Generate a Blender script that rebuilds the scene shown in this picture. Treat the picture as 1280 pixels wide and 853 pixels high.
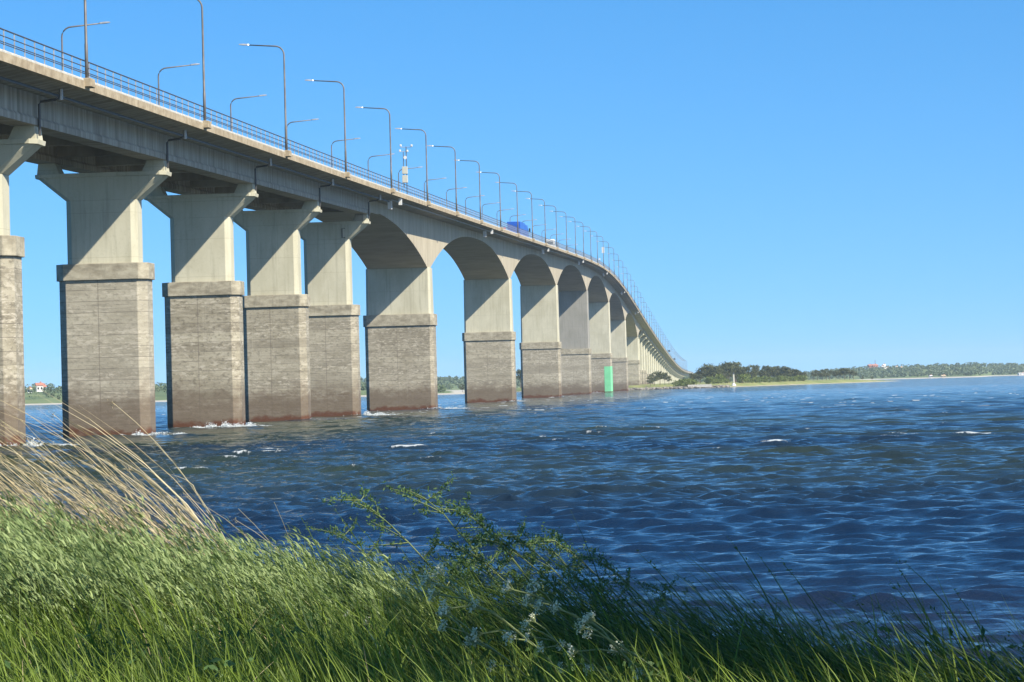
import bpy, bmesh, math, random
import numpy as np
from mathutils import Vector, Matrix

random.seed(7)
rng = np.random.default_rng(11)
R = math.radians
for o in list(bpy.data.objects):
    bpy.data.objects.remove(o)
scene = bpy.context.scene
COL = scene.collection

# ------------------------------------------------------------------ camera
# the bridge runs along +Y (its middle at x = 0); the camera stands on the bank to its right
YAW = R(4.64)
CAM = Vector((43.4, 0.0, 2.77))
cam_d = bpy.data.cameras.new('camera')
cam = bpy.data.objects.new('camera', cam_d)
COL.objects.link(cam)
cam_d.sensor_width = 36.0
cam_d.lens = 36.0 * 3400 / 1280
cam_d.clip_start = 0.5
cam_d.clip_end = 20000
PITCH = math.atan((482.9 - 426.5) / 3400)
ROLL = -math.atan(0.0262)
cam.matrix_world = (Matrix.Translation(CAM) @ Matrix.Rotation(YAW, 4, 'Z')
                    @ Matrix.Rotation(math.pi / 2 + PITCH, 4, 'X') @ Matrix.Rotation(ROLL, 4, 'Z'))
scene.camera = cam
RIGHT = np.array((math.cos(YAW), math.sin(YAW)))
FWD = np.array((-math.sin(YAW), math.cos(YAW)))

# ------------------------------------------------------------------ sky and sun
SUN_AZ = R(55)            # from straight behind the bridge axis (-Y) towards +X
SUN_EL = math.atan(1.054 * math.sin(SUN_AZ))
sun_dir = Vector((math.sin(SUN_AZ) * math.cos(SUN_EL), -math.cos(SUN_AZ) * math.cos(SUN_EL), math.sin(SUN_EL)))
world = bpy.data.worlds.new('World')
scene.world = world
world.use_nodes = True
wn = world.node_tree
wn.nodes.clear()
sky = wn.nodes.new('ShaderNodeTexSky')
sky.sky_type = 'NISHITA'
sky.sun_disc = False
sky.sun_elevation = SUN_EL
sky.sun_rotation = math.atan2(sun_dir.x, sun_dir.y)
sky.altitude = 0
sky.air_density = 1.0
sky.dust_density = 0.6
sky.ozone_density = 5.0
# clear air: the pale band that hugs the horizon is kept thin by reading the sky a little higher up
tc = wn.nodes.new('ShaderNodeTexCoord')
mp = wn.nodes.new('ShaderNodeMapping')
mp.inputs['Location'].default_value = (0, 0, 0.125)
mp.inputs['Scale'].default_value = (1, 1, 1)
wn.links.new(tc.outputs['Generated'], mp.inputs['Vector'])
wn.links.new(mp.outputs[0], sky.inputs['Vector'])
hsv = wn.nodes.new('ShaderNodeHueSaturation')
hsv.inputs['Saturation'].default_value = 1.29
hsv.inputs['Hue'].default_value = 0.498
bg = wn.nodes.new('ShaderNodeBackground')
bg.inputs['Strength'].default_value = 0.112
wo = wn.nodes.new('ShaderNodeOutputWorld')
wn.links.new(sky.outputs[0], hsv.inputs['Color'])
wn.links.new(hsv.outputs[0], bg.inputs['Color'])
wn.links.new(bg.outputs[0], wo.inputs['Surface'])
sun_d = bpy.data.lights.new('sun', 'SUN')
sun_d.energy = 5.0
sun_d.angle = R(0.53)
sun_d.color = (1.0, 0.92, 0.77)
sun = bpy.data.objects.new('sun', sun_d)
COL.objects.link(sun)
sun.rotation_euler = sun_dir.to_track_quat('Z', 'Y').to_euler()
scene.view_settings.view_transform = 'Standard'
scene.view_settings.look = 'None'
scene.view_settings.exposure = 0.84
scene.view_settings.gamma = 1.0
scene.view_settings.use_curve_mapping = False
scene.cycles.max_bounces = 6
scene.cycles.transparent_max_bounces = 8

# ------------------------------------------------------------------ material helpers
class NT:
    def __init__(s, name):
        s.m = bpy.data.materials.new(name)
        s.m.use_nodes = True
        s.t = s.m.node_tree
        s.t.nodes.clear()
        s.out = s.t.nodes.new('ShaderNodeOutputMaterial')
    def n(s, typ, **kw):
        nd = s.t.nodes.new(typ)
        for k, v in kw.items():
            if k in nd.inputs.keys() if isinstance(k, str) else False:
                s.set(nd.inputs[k], v)
            else:
                setattr(nd, k, v)
        return nd
    def set(s, sock, v):
        if isinstance(v, bpy.types.NodeSocket):
            s.t.links.new(v, sock)
        else:
            sock.default_value = v
    def math(s, op, a, b=0.0, c=None, clamp=False):
        nd = s.t.nodes.new('ShaderNodeMath'); nd.operation = op; nd.use_clamp = clamp
        s.set(nd.inputs[0], a); s.set(nd.inputs[1], b)
        if c is not None: s.set(nd.inputs[2], c)
        return nd.outputs[0]
    def ramp(s, v, lo, hi):
        nd = s.t.nodes.new('ShaderNodeMapRange'); nd.interpolation_type = 'SMOOTHSTEP'
        s.set(nd.inputs['Value'], v); nd.inputs['From Min'].default_value = lo; nd.inputs['From Max'].default_value = hi
        return nd.outputs[0]
    def noise(s, vec, scale, detail=4.0, rough=0.55, dist=0.0):
        nd = s.t.nodes.new('ShaderNodeTexNoise')
        s.set(nd.inputs['Vector'], vec)
        nd.inputs['Scale'].default_value = scale; nd.inputs['Detail'].default_value = detail
        nd.inputs['Roughness'].default_value = rough; nd.inputs['Distortion'].default_value = dist
        return nd.outputs[0]
    def mapping(s, vec, scale=(1, 1, 1), loc=(0, 0, 0), rot=(0, 0, 0)):
        nd = s.t.nodes.new('ShaderNodeMapping')
        s.set(nd.inputs['Vector'], vec)
        nd.inputs['Scale'].default_value = scale; nd.inputs['Location'].default_value = loc; nd.inputs['Rotation'].default_value = rot
        return nd.outputs[0]
    def mix(s, f, a, b, blend='MIX'):
        nd = s.t.nodes.new('ShaderNodeMix'); nd.data_type = 'RGBA'; nd.blend_type = blend
        def c(v): return v if isinstance(v, bpy.types.NodeSocket) else (tuple(v) + (1.0,) if len(v) == 3 else v)
        s.set(nd.inputs[0], f); s.set(nd.inputs[6], c(a)); s.set(nd.inputs[7], c(b))
        return nd.outputs[2]
    def pos(s):
        return s.t.nodes.new('ShaderNodeNewGeometry').outputs['Position']
    def xyz(s, v):
        nd = s.t.nodes.new('ShaderNodeSeparateXYZ'); s.set(nd.inputs[0], v)
        return nd.outputs
    def bump(s, h, strength, dist, filt=None):
        nd = s.t.nodes.new('ShaderNodeBump'); s.set(nd.inputs['Height'], h)
        nd.inputs['Strength'].default_value = strength; nd.inputs['Distance'].default_value = dist
        if filt is not None: nd.inputs['Filter Width'].default_value = filt
        return nd.outputs[0]
    def attr(s, name):
        nd = s.t.nodes.new('ShaderNodeAttribute'); nd.attribute_name = name
        return nd.outputs
    def bsdf(s, color, rough=0.8, metallic=0.0, normal=None, spec=None):
        nd = s.t.nodes.new('ShaderNodeBsdfPrincipled')
        s.set(nd.inputs['Base Color'], color if isinstance(color, bpy.types.NodeSocket) else tuple(color) + (1.0,))
        s.set(nd.inputs['Roughness'], rough); nd.inputs['Metallic'].default_value = metallic
        if normal is not None: s.set(nd.inputs['Normal'], normal)
        if spec is not None: nd.inputs['Specular IOR Level'].default_value = spec
        s.t.links.new(nd.outputs[0], s.out.inputs['Surface'])
        return nd

M = {}
def plain(name, col, rough=0.6, metallic=0.0, var=0.15, scale=3.0):
    t = NT(name)
    n = t.noise(t.pos(), scale)
    c = t.mix(t.ramp(n, 0.3, 0.7), [x * (1 - var) for x in col], [min(1, x * (1 + var)) for x in col])
    t.bsdf(c, rough, metallic)
    M[name] = t.m
    return t.m

def mat_base():
    t = NT('weathered_concrete')
    p = t.pos(); X = t.xyz(p); z = X[2]
    big = t.noise(t.mapping(p, (0.35, 0.35, 1.3)), 1.0, 5, 0.6)
    fine = t.noise(t.mapping(p, (1, 1, 1.5)), 2.6, 6, 0.7)
    c = t.mix(t.ramp(big, 0.32, 0.68), (0.235, 0.208, 0.146), (0.39, 0.355, 0.268))
    c = t.mix(t.math('MULTIPLY', t.ramp(fine, 0.49, 0.64), 0.75), c, (0.115, 0.10, 0.07))
    # each cast lift has a tone of its own
    lift = t.math('DIVIDE', z, 0.78)
    cell = t.math('FLOOR', lift)
    wn_ = t.t.nodes.new('ShaderNodeTexWhiteNoise'); wn_.noise_dimensions = '2D'
    cv = t.t.nodes.new('ShaderNodeCombineXYZ')
    t.set(cv.inputs[0], cell); t.set(cv.inputs[1], t.math('FLOOR', t.math('ADD', t.math('DIVIDE', X[1], 30.0), 0.0)))
    t.set(wn_.inputs['Vector'], cv.outputs[0])
    c = t.mix(t.math('MULTIPLY', wn_.outputs[0], 0.5), c, (0.12, 0.10, 0.072))
    oi = t.t.nodes.new('ShaderNodeObjectInfo').outputs['Random']
    c = t.mix(t.math('MULTIPLY', oi, 0.40), c, (0.36, 0.335, 0.27))
    # pale scaling patches
    pat = t.noise(t.mapping(p, (1.3, 1.3, 4.0), (3, 1, 7)), 1.1, 7, 0.72)
    band = t.noise(t.mapping(p, (0.05, 0.05, 0.5), (9, 2, 3)), 1.0, 2)
    pm = t.math('MULTIPLY', t.ramp(pat, 0.51, 0.59), t.ramp(band, 0.38, 0.58))
    c = t.mix(t.math('MULTIPLY', pm, 0.85), c, (0.43, 0.39, 0.31))
    # joint lines between the lifts, and one vertical joint
    fr = t.math('FRACT', lift)
    line = t.math('LESS_THAN', fr, 0.05)
    wob = t.ramp(t.noise(t.mapping(p, (0.8, 0.8, 0.3)), 1.0, 3), 0.35, 0.6)
    c = t.mix(t.math('MULTIPLY', t.math('MULTIPLY', line, wob), 0.75), c, (0.09, 0.075, 0.06))
    fr2 = t.math('FRACT', t.math('DIVIDE', z, 0.26))
    bl = t.ramp(t.noise(t.mapping(p, (0.5, 0.5, 2.0), (2, 5, 1)), 1.0, 4), 0.40, 0.62)
    c = t.mix(t.math('MULTIPLY', t.math('MULTIPLY', t.math('LESS_THAN', fr2, 0.14), bl), 0.42), c, (0.10, 0.088, 0.065))
    drip = t.noise(t.mapping(p, (2.6, 2.6, 0.07), (8, 0, 0)), 1.0, 5, 0.7)
    c = t.mix(t.math('MULTIPLY', t.ramp(drip, 0.58, 0.72), 0.35), c, (0.46, 0.43, 0.35))
    vl = t.math('LESS_THAN', t.math('ABSOLUTE', t.math('ADD', X[0], 0.25)), 0.035)
    c = t.mix(t.math('MULTIPLY', vl, 0.5), c, (0.12, 0.10, 0.08))
    # damp dirt near the water and a rusty weed line
    wv = t.noise(t.mapping(p, (0.7, 0.7, 1.2)), 1.0, 5, 0.65)
    damp = t.ramp(t.math('ADD', z, t.math('MULTIPLY', wv, -4.5)), 2.0, -0.6)
    c = t.mix(t.math('MULTIPLY', damp, 0.82), c, (0.105, 0.075, 0.05))
    weed = t.ramp(t.math('ADD', z, t.math('MULTIPLY', wv, -1.6)), -0.1, -0.55)
    c = t.mix(weed, c, (0.085, 0.03, 0.012))
    t.bsdf(c, 0.9, normal=t.bump(fine, 0.5, 0.05))
    M['base'] = t.m
def mat_cap():
    t = NT('grey_cap_concrete')
    p = t.pos(); X = t.xyz(p)
    n1 = t.noise(t.mapping(p, (0.7, 0.7, 1.5)), 1.3, 6, 0.7)
    n2 = t.noise(t.mapping(p, (2.5, 2.5, 0.6)), 1.6, 4, 0.6)
    c = t.mix(t.ramp(n1, 0.3, 0.72), (0.20, 0.175, 0.125), (0.40, 0.365, 0.275))
    c = t.mix(t.math('MULTIPLY', t.ramp(n2, 0.5, 0.7), 0.45), c, (0.16, 0.145, 0.11))
    t.bsdf(c, 0.9, normal=t.bump(n1, 0.4, 0.04))
    M['cap'] = t.m
def mat_shaft(key, name, a, b):
    t = NT(name)
    p = t.pos(); X = t.xyz(p)
    n1 = t.noise(t.mapping(p, (0.5, 0.5, 0.25)), 1.0, 5, 0.6)
    n2 = t.noise(t.mapping(p, (2.2, 2.2, 0.12)), 1.4, 5, 0.65)
    n3 = t.noise(p, 5.0, 5, 0.7)
    c = t.mix(t.ramp(n1, 0.3, 0.7), a, b)
    c = t.mix(t.math('MULTIPLY', t.ramp(n2, 0.48, 0.72), 0.45), c, [x * 0.62 for x in a])
    c = t.mix(t.math('MULTIPLY', t.ramp(n3, 0.53, 0.72), 0.35), c, [x * 0.68 for x in a])
    fr = t.math('FRACT', t.math('DIVIDE', X[2], 3.1))
    c = t.mix(t.math('MULTIPLY', t.math('LESS_THAN', fr, 0.012), 0.35), c, [x * 0.5 for x in a])
    t.bsdf(c, 0.85, normal=t.bump(n3, 0.25, 0.02))
    M[key] = t.m
def mat_girder():
    t = NT('board_marked_concrete')
    p = t.pos(); X = t.xyz(p)
    st = t.noise(t.mapping(p, (0.15, 1.0, 0.06)), 1.5, 5, 0.7)
    st2 = t.noise(t.mapping(p, (0.2, 2.6, 0.10), (4, 0, 2)), 1.2, 3, 0.6)
    n1 = t.noise(p, 0.25, 4, 0.6)
    c = t.mix(t.ramp(st, 0.3, 0.7), (0.19, 0.165, 0.125), (0.40, 0.365, 0.29))
    c = t.mix(t.math('MULTIPLY', t.ramp(st2, 0.52, 0.7), 0.55), c, (0.15, 0.13, 0.10))
    c = t.mix(t.math('MULTIPLY', t.ramp(n1, 0.45, 0.7), 0.35), c, (0.40, 0.37, 0.30))
    fr = t.math('FRACT', t.math('DIVIDE', X[1], 0.62))
    bl = t.math('LESS_THAN', fr, 0.07)
    c = t.mix(t.math('MULTIPLY', bl, 0.4), c, (0.13, 0.115, 0.09))
    t.bsdf(c, 0.9, normal=t.bump(st, 0.3, 0.03))
    M['girder'] = t.m
def mat_box():
    t = NT('haunched_girder_concrete')
    p = t.pos(); X = t.xyz(p)
    n1 = t.noise(t.mapping(p, (0.3, 0.5, 0.15)), 1.0, 5, 0.6)
    seg = t.math('FLOOR', t.math('DIVIDE', X[1], 3.6))
    wn_ = t.t.nodes.new('ShaderNodeTexWhiteNoise'); wn_.noise_dimensions = '1D'
    t.set(wn_.inputs['W'], seg)
    c = t.mix(t.ramp(n1, 0.3, 0.7), (0.355, 0.305, 0.215), (0.46, 0.405, 0.295))
    c = t.mix(t.math('MULTIPLY', wn_.outputs[0], 0.35), c, (0.27, 0.235, 0.18))
    st = t.noise(t.mapping(p, (0.2, 2.0, 0.12)), 1.2, 5, 0.7)
    c = t.mix(t.math('MULTIPLY', t.ramp(st, 0.50, 0.70), 0.5), c, (0.18, 0.155, 0.115))
    t.bsdf(c, 0.88, normal=t.bump(st, 0.2, 0.02))
    M['box'] = t.m
def mat_edge():
    t = NT('edge_beam_concrete')
    p = t.pos(); X = t.xyz(p)
    n1 = t.noise(t.mapping(p, (1, 0.8, 1.0)), 1.4, 6, 0.7)
    c = t.mix(t.ramp(n1, 0.32, 0.7), (0.24, 0.185, 0.115), (0.40, 0.335, 0.23))
    fr = t.math('FRACT', t.math('DIVIDE', X[1], 2.5))
    c = t.mix(t.math('MULTIPLY', t.math('LESS_THAN', fr, 0.02), 0.5), c, (0.12, 0.10, 0.08))
    t.bsdf(c, 0.9)
    M['edge'] = t.m
mat_base(); mat_cap(); mat_girder(); mat_box(); mat_edge()
mat_shaft('shaft', 'pale_shaft_concrete', (0.39, 0.37, 0.272), (0.465, 0.445, 0.34))
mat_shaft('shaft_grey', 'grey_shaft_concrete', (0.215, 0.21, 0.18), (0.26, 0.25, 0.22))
plain('kerb', (0.42, 0.41, 0.37), 0.9)
plain('asphalt', (0.05, 0.05, 0.052), 0.9)
plain('rail_metal', (0.12, 0.13, 0.145), 0.5, 0.6)
plain('post_metal', (0.42, 0.42, 0.41), 0.5, 0.4)
plain('lamp_pole', (0.155, 0.14, 0.125), 0.55, 0.35, 0.25, 1.2)
plain('lamp_head', (0.38, 0.38, 0.38), 0.4, 0.3)
plain('pipe', (0.045, 0.043, 0.042), 0.5)
plain('pipe_light', (0.33, 0.32, 0.30), 0.5, 0.3)
plain('white_paint', (0.58, 0.58, 0.56), 0.5, 0, 0.05)
plain('cream_box', (0.47, 0.455, 0.37), 0.5, 0, 0.05)
plain('truck_blue', (0.012, 0.085, 0.42), 0.35, 0, 0.08)
plain('car_red', (0.42, 0.02, 0.015), 0.3, 0, 0.05)
plain('dark_glass', (0.015, 0.018, 0.022), 0.1, 0, 0.05)
plain('tyre', (0.02, 0.02, 0.02), 0.8)
plain('green_sheet', (0.15, 0.50, 0.25), 0.7, 0, 0.07, 0.6)
plain('dark_sign', (0.03, 0.035, 0.06), 0.5)
plain('roof_red', (0.38, 0.16, 0.11), 0.8)
plain('house_white', (0.72, 0.70, 0.66), 0.8)
plain('house_ochre', (0.50, 0.40, 0.25), 0.8)
plain('rock', (0.20, 0.18, 0.15), 0.95, 0, 0.5, 0.9)
plain('bark', (0.13, 0.085, 0.065), 0.9, 0, 0.3, 2.0)

def mat_leaf(key, name, a, b, trans=0.35, rough=0.55, spec=0.3):
    t = NT(name)
    tint = t.attr('tint')[2]
    c = t.mix(tint, a, b)
    d = t.t.nodes.new('ShaderNodeBsdfPrincipled')
    t.set(d.inputs['Base Color'], c); d.inputs['Roughness'].default_value = rough
    d.inputs['Specular IOR Level'].default_value = spec
    tr = t.t.nodes.new('ShaderNodeBsdfTranslucent')
    t.set(tr.inputs['Color'], t.mix(0.5, c, (1.0, 1.0, 0.35), 'MULTIPLY'))
    mx = t.t.nodes.new('ShaderNodeMixShader'); mx.inputs[0].default_value = trans
    t.t.links.new(d.outputs[0], mx.inputs[1]); t.t.links.new(tr.outputs[0], mx.inputs[2])
    t.t.links.new(mx.outputs[0], t.out.inputs['Surface'])
    M[key] = t.m
mat_leaf('grass', 'green_grass', (0.014, 0.046, 0.008), (0.20, 0.275, 0.038))
mat_leaf('meadow', 'pale_meadow_leaves', (0.05, 0.095, 0.022), (0.34, 0.42, 0.17), 0.3)
mat_leaf('hemlock', 'feathery_leaves', (0.045, 0.10, 0.03), (0.14, 0.23, 0.07), 0.4)
mat_leaf('stem', 'plant_stem', (0.06, 0.10, 0.03), (0.20, 0.24, 0.09), 0.15)
mat_leaf('reed', 'dry_reed_straw', (0.30, 0.235, 0.125), (0.56, 0.475, 0.29), 0.15)
mat_leaf('umbel', 'white_flower_clusters', (0.50, 0.54, 0.34), (0.74, 0.75, 0.62), 0.3)
mat_leaf('pine', 'dark_pine_needles', (0.038, 0.050, 0.018), (0.115, 0.12, 0.045), 0.15)
mat_leaf('bush', 'light_bush_leaves', (0.075, 0.11, 0.022), (0.19, 0.23, 0.05), 0.2)
mat_leaf('far_leaf', 'hazed_wood_leaves', (0.065, 0.10, 0.055), (0.16, 0.20, 0.095), 0.15)  # light spring green, with part of the distance haze put into the colours

def mat_ground(key, name, a, b, scale=0.4):
    t = NT(name)
    n = t.noise(t.pos(), scale, 6, 0.65)
    t.bsdf(t.mix(t.ramp(n, 0.35, 0.65), a, b), 0.95)
    M[key] = t.m
mat_ground('soil', 'dark_bank_soil', (0.02, 0.022, 0.01), (0.045, 0.05, 0.02), 3.0)
def mat_island():
    t = NT('island_turf_and_sand')
    p = t.pos(); z = t.xyz(p)[2]
    n = t.noise(p, 0.06, 6, 0.65)
    g = t.mix(t.ramp(n, 0.35, 0.65), (0.13, 0.165, 0.035), (0.245, 0.245, 0.08))
    sand = t.ramp(t.math('ADD', z, t.math('MULTIPLY', n, -0.45)), 0.08, -0.05)
    t.bsdf(t.mix(sand, g, (0.34, 0.30, 0.21)), 0.95)
    M['island'] = t.m
mat_island()
def mat_shore(key, name, sandz):
    t = NT(name)
    p = t.pos(); z = t.xyz(p)[2]
    n = t.noise(t.mapping(p, (1, 0.4, 1)), 0.02, 6, 0.65)
    g = t.mix(t.ramp(n, 0.35, 0.65), (0.07, 0.11, 0.03), (0.16, 0.20, 0.065))
    t.bsdf(t.mix(t.ramp(z, sandz + .25, sandz), g, (0.42, 0.39, 0.32)), 0.95)
    M[key] = t.m
mat_shore('shore_near', 'near_shore_fields', 0.45)
mat_shore('shore_far', 'far_shore_fields', 0.7)

def mat_water():
    t = NT('sea_water')
    p = t.pos()
    X = t.xyz(p)
    # fine ripples
    rp = t.mapping(p, (1.0, 1.0, 0.0), rot=(0, 0, R(-15)))
    r1 = t.noise(t.mapping(rp, (0.55, 1.7, 1)), 1.0, 6, 0.62)
    r2 = t.noise(t.mapping(rp, (0.16, 0.24, 1), (5, 3, 0)), 1.0, 4, 0.55)
    r3 = t.noise(t.mapping(rp, (3.4, 5.0, 1), (1, 8, 0)), 1.0, 4, 0.6)
    h = t.math('ADD', t.math('ADD', t.math('MULTIPLY', r1, 0.10), t.math('MULTIPLY', r2, 0.15)), t.math('MULTIPLY', r3, 0.03))
    nrm = t.bump(h, 1.0, 1.0, 0.02)
    # murky shallow water in drifting patches about the piers, deep blue elsewhere
    dv = t.t.nodes.new('ShaderNodeVectorMath'); dv.operation = 'DISTANCE'
    t.set(dv.inputs[0], p); dv.inputs[1].default_value = (43.4, 0, 0)
    dist = dv.outputs['Value']
    nz = t.noise(t.mapping(p, (0.010, 0.016, 0.01)), 1.0, 4, 0.6)
    zone = t.math('MULTIPLY', t.ramp(dist, 50, 95), t.ramp(dist, 900, 250))
    murk = t.math('MULTIPLY', zone, t.ramp(nz, 0.34, 0.56))
    near = t.math('MULTIPLY', t.ramp(dist, 42, 22), 0.55)
    c = t.mix(murk, (0.007, 0.019, 0.044), (0.024, 0.036, 0.025))
    c = t.mix(near, c, (0.020, 0.015, 0.018))
    # broken white foam on the crests
    fa = t.attr('foam')[2]
    fn = t.noise(t.mapping(p, (1.6, 0.7, 0.5)), 2.2, 6, 0.75)
    f1 = t.ramp(t.math('ADD', fa, t.math('MULTIPLY', t.math('SUBTRACT', fn, 0.5), 2.6)), 0.40, 0.85)
    f1 = t.math('MULTIPLY', f1, t.ramp(fa, 0.02, 0.15))
    fs = t.noise(t.mapping(p, (0.34, 0.13, 0.0), (7, 3, 0)), 1.0, 3, 0.65)
    f2 = t.math('MULTIPLY', t.ramp(fs, 0.615, 0.665), t.ramp(dist, 150, 400))
    foam = t.math('MAXIMUM', f1, f2)
    b = t.bsdf(t.mix(t.math('MULTIPLY', foam, 0.72), c, (0.60, 0.64, 0.65)), t.math('ADD', t.math('MULTIPLY', foam, 0.6), 0.06), normal=nrm)
    b.inputs['IOR'].default_value = 1.333
    b.inputs['Specular IOR Level'].default_value = 0.4
    M['water'] = t.m
mat_water()

# ------------------------------------------------------------------ object helpers
def tag(o, label=None, cat=None, group=None, kind=None):
    if label: o['label'] = label
    if cat: o['category'] = cat
    if group: o['group'] = group
    if kind: o['kind'] = kind
    return o
def empty(name, loc=(0, 0, 0), label=None, cat=None, group=None, rz=0.0):
    o = bpy.data.objects.new(name, None)
    o.empty_display_size = 0.3
    COL.objects.link(o); o.location = loc; o.rotation_euler = (0, 0, rz)
    return tag(o, label, cat, group)
def link(name, me, mat, parent=None, loc=None):
    o = bpy.data.objects.new(name, me)
    COL.objects.link(o)
    if mat is not None and not me.materials: me.materials.append(mat)
    if parent is not None: o.parent = parent
    if loc is not None: o.location = loc
    return o
class MB:
    """collects shapes and links them as one mesh object"""
    def __init__(s): s.v = []; s.f = []
    def add(s, vs, fs):
        b = len(s.v); s.v += [tuple(v) for v in vs]; s.f += [tuple(i + b for i in f) for f in fs]
        return s
    def box(s, c, d, rz=0.0):
        x, y, z = d[0] / 2, d[1] / 2, d[2] / 2
        ca, sa = math.cos(rz), math.sin(rz)
        vs = []
        for dz in (-z, z):
            for dx, dy in ((-x, -y), (x, -y), (x, y), (-x, y)):
                vs.append((c[0] + dx * ca - dy * sa, c[1] + dx * sa + dy * ca, c[2] + dz))
        return s.add(vs, [(3, 2, 1, 0), (4, 5, 6, 7), (0, 1, 5, 4), (1, 2, 6, 5), (2, 3, 7, 6), (3, 0, 4, 7)])
    def loft(s, rings, caps=True):
        n = len(rings[0]); vs = [v for r in rings for v in r]; fs = []
        for k in range(len(rings) - 1):
            for i in range(n):
                j = (i + 1) % n
                fs.append((k * n + i, k * n + j, (k + 1) * n + j, (k + 1) * n + i))
        if caps:
            fs.append(tuple(range(n))[::-1]); fs.append(tuple((len(rings) - 1) * n + i for i in range(n)))
        return s.add(vs, fs)
    def tube(s, pts, rad, n=8, caps=True):
        pts = [Vector(p) for p in pts]
        if not hasattr(rad, '__len__'): rad = [rad] * len(pts)
        rings = []
        for i, p in enumerate(pts):
            d = (pts[min(i + 1, len(pts) - 1)] - pts[max(i - 1, 0)]).normalized()
            a = Vector((0, 0, 1)) if abs(d.z) < 0.9 else Vector((1, 0, 0))
            x = d.cross(a).normalized(); y = d.cross(x).normalized()
            rings.append([p + (x * math.cos(2 * math.pi * k / n) + y * math.sin(2 * math.pi * k / n)) * rad[i] for k in range(n)])
        return s.loft(rings, caps)
    def mesh(s, name, recalc=True):
        me = bpy.data.meshes.new(name)
        me.from_pydata(s.v, [], s.f)
        if recalc:
            bm = bmesh.new(); bm.from_mesh(me); bmesh.ops.recalc_face_normals(bm, faces=bm.faces); bm.to_mesh(me); bm.free()
        me.update()
        return me
    def build(s, name, mat, parent=None, loc=None, smooth=False):
        me = s.mesh(name)
        if smooth:
            for p in me.polygons: p.use_smooth = True
        return link(name, me, mat, parent, loc)
def bevel(o, w=0.04, seg=2):
    md = o.modifiers.new('bevel', 'BEVEL'); md.width = w; md.segments = seg; md.limit_method = 'ANGLE'; md.angle_limit = R(35)
    return o
def ndmesh(name, V, F, tint=None, smooth=True):
    """a mesh straight from numpy arrays (all faces with the same corner count)"""
    V = np.asarray(V, np.float32); F = np.asarray(F, np.int32)
    me = bpy.data.meshes.new(name)
    k = F.shape[1]
    me.vertices.add(len(V)); me.vertices.foreach_set('co', V.ravel())
    me.loops.add(F.size); me.loops.foreach_set('vertex_index', F.ravel())
    me.polygons.add(len(F)); me.polygons.foreach_set('loop_start', np.arange(0, F.size, k, dtype=np.int32))
    me.polygons.foreach_set('loop_total', np.full(len(F), k, np.int32))
    me.polygons.foreach_set('use_smooth', np.full(len(F), smooth, bool))
    if tint is not None:
        a = me.attributes.new('tint', 'FLOAT', 'POINT'); a.data.foreach_set('value', np.asarray(tint, np.float32))
    me.update(calc_edges=True)
    return me
def cp(o, parent=None):
    c = o.copy(); COL.objects.link(c)
    if parent is not None: c.parent = parent
    return c
def dup(root, loc=None, label=None, rz=None, scale=None):
    r = cp(root)
    for ch in list(root.children):
        c = cp(ch, r)
        for g in list(ch.children): cp(g, c)
    if loc is not None: r.location = loc
    if rz is not None: r.rotation_euler = (0, 0, rz)
    if scale is not None: r.scale = scale
    if label: r['label'] = label
    return r
def W2(u, w):
    q = RIGHT * u + FWD * w
    return CAM.x + q[0], CAM.y + q[1]
def WA(u, w):
    u = np.asarray(u); w = np.asarray(w)
    return CAM.x + RIGHT[0] * u + FWD[0] * w, CAM.y + RIGHT[1] * u + FWD[1] * w
def U(px, w):                       # lateral metres at depth w for a column of the photograph at the horizon
    return (px - 1.5 - 640) / 3400 * w
ORD = ['first', 'second', 'third', 'fourth', 'fifth', 'sixth', 'seventh', 'eighth', 'ninth', 'tenth', 'eleventh', 'twelfth',
       'thirteenth', 'fourteenth', 'fifteenth', 'sixteenth', 'seventeenth', 'eighteenth', 'nineteenth', 'twentieth']

# ------------------------------------------------------------------ bridge profile
_ks = np.array([-200, 0, 153.2, 258, 363, 468, 573, 678, 747, 800, 850, 890, 960, 1060, 1184, 1317, 1538, 1748, 1935, 2125, 2700, 3200.])
_kz = np.array([12.2, 17.0, 21.03, 23.65, 26.4, 29.1, 31.9, 34.6, 36.15, 36.8, 36.9, 36.4, 34.95, 31.9, 27.95, 24.1, 18.5, 14.0, 11.5, 10.5, 9.8, 9.8])
_gs = np.arange(-200, 3200, 2.0)
_gz = np.interp(_gs, _ks, _kz)
_kern = np.exp(-0.5 * (np.arange(-45, 46) * 2.0 / 30.0) ** 2); _kern /= _kern.sum()
_gz = np.convolve(np.pad(_gz, 45, mode='edge'), _kern, 'valid')
def zt(s): return float(np.interp(s, _gs, _gz))

S_END = 2500.0
PIERS_NEAR = [116.5, 151.5, 186.5, 221.5, 256.5, 291.5]
PIERS_MAIN = [354.5 + 130 * k for k in range(7)]
PIERS_FAR = [1197.5 + 35 * k for k in range(28)]
def stations(a, b, step):
    n = max(1, int(round((b - a) / step)))
    return [a + (b - a) * i / n for i in range(n + 1)]
def strip(a, b, sec, step=8.0):
    mb = MB()
    mb.loft([[(t, s, zt(s) + z) for t, z in sec] for s in stations(a, b, step)])
    return mb

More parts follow.
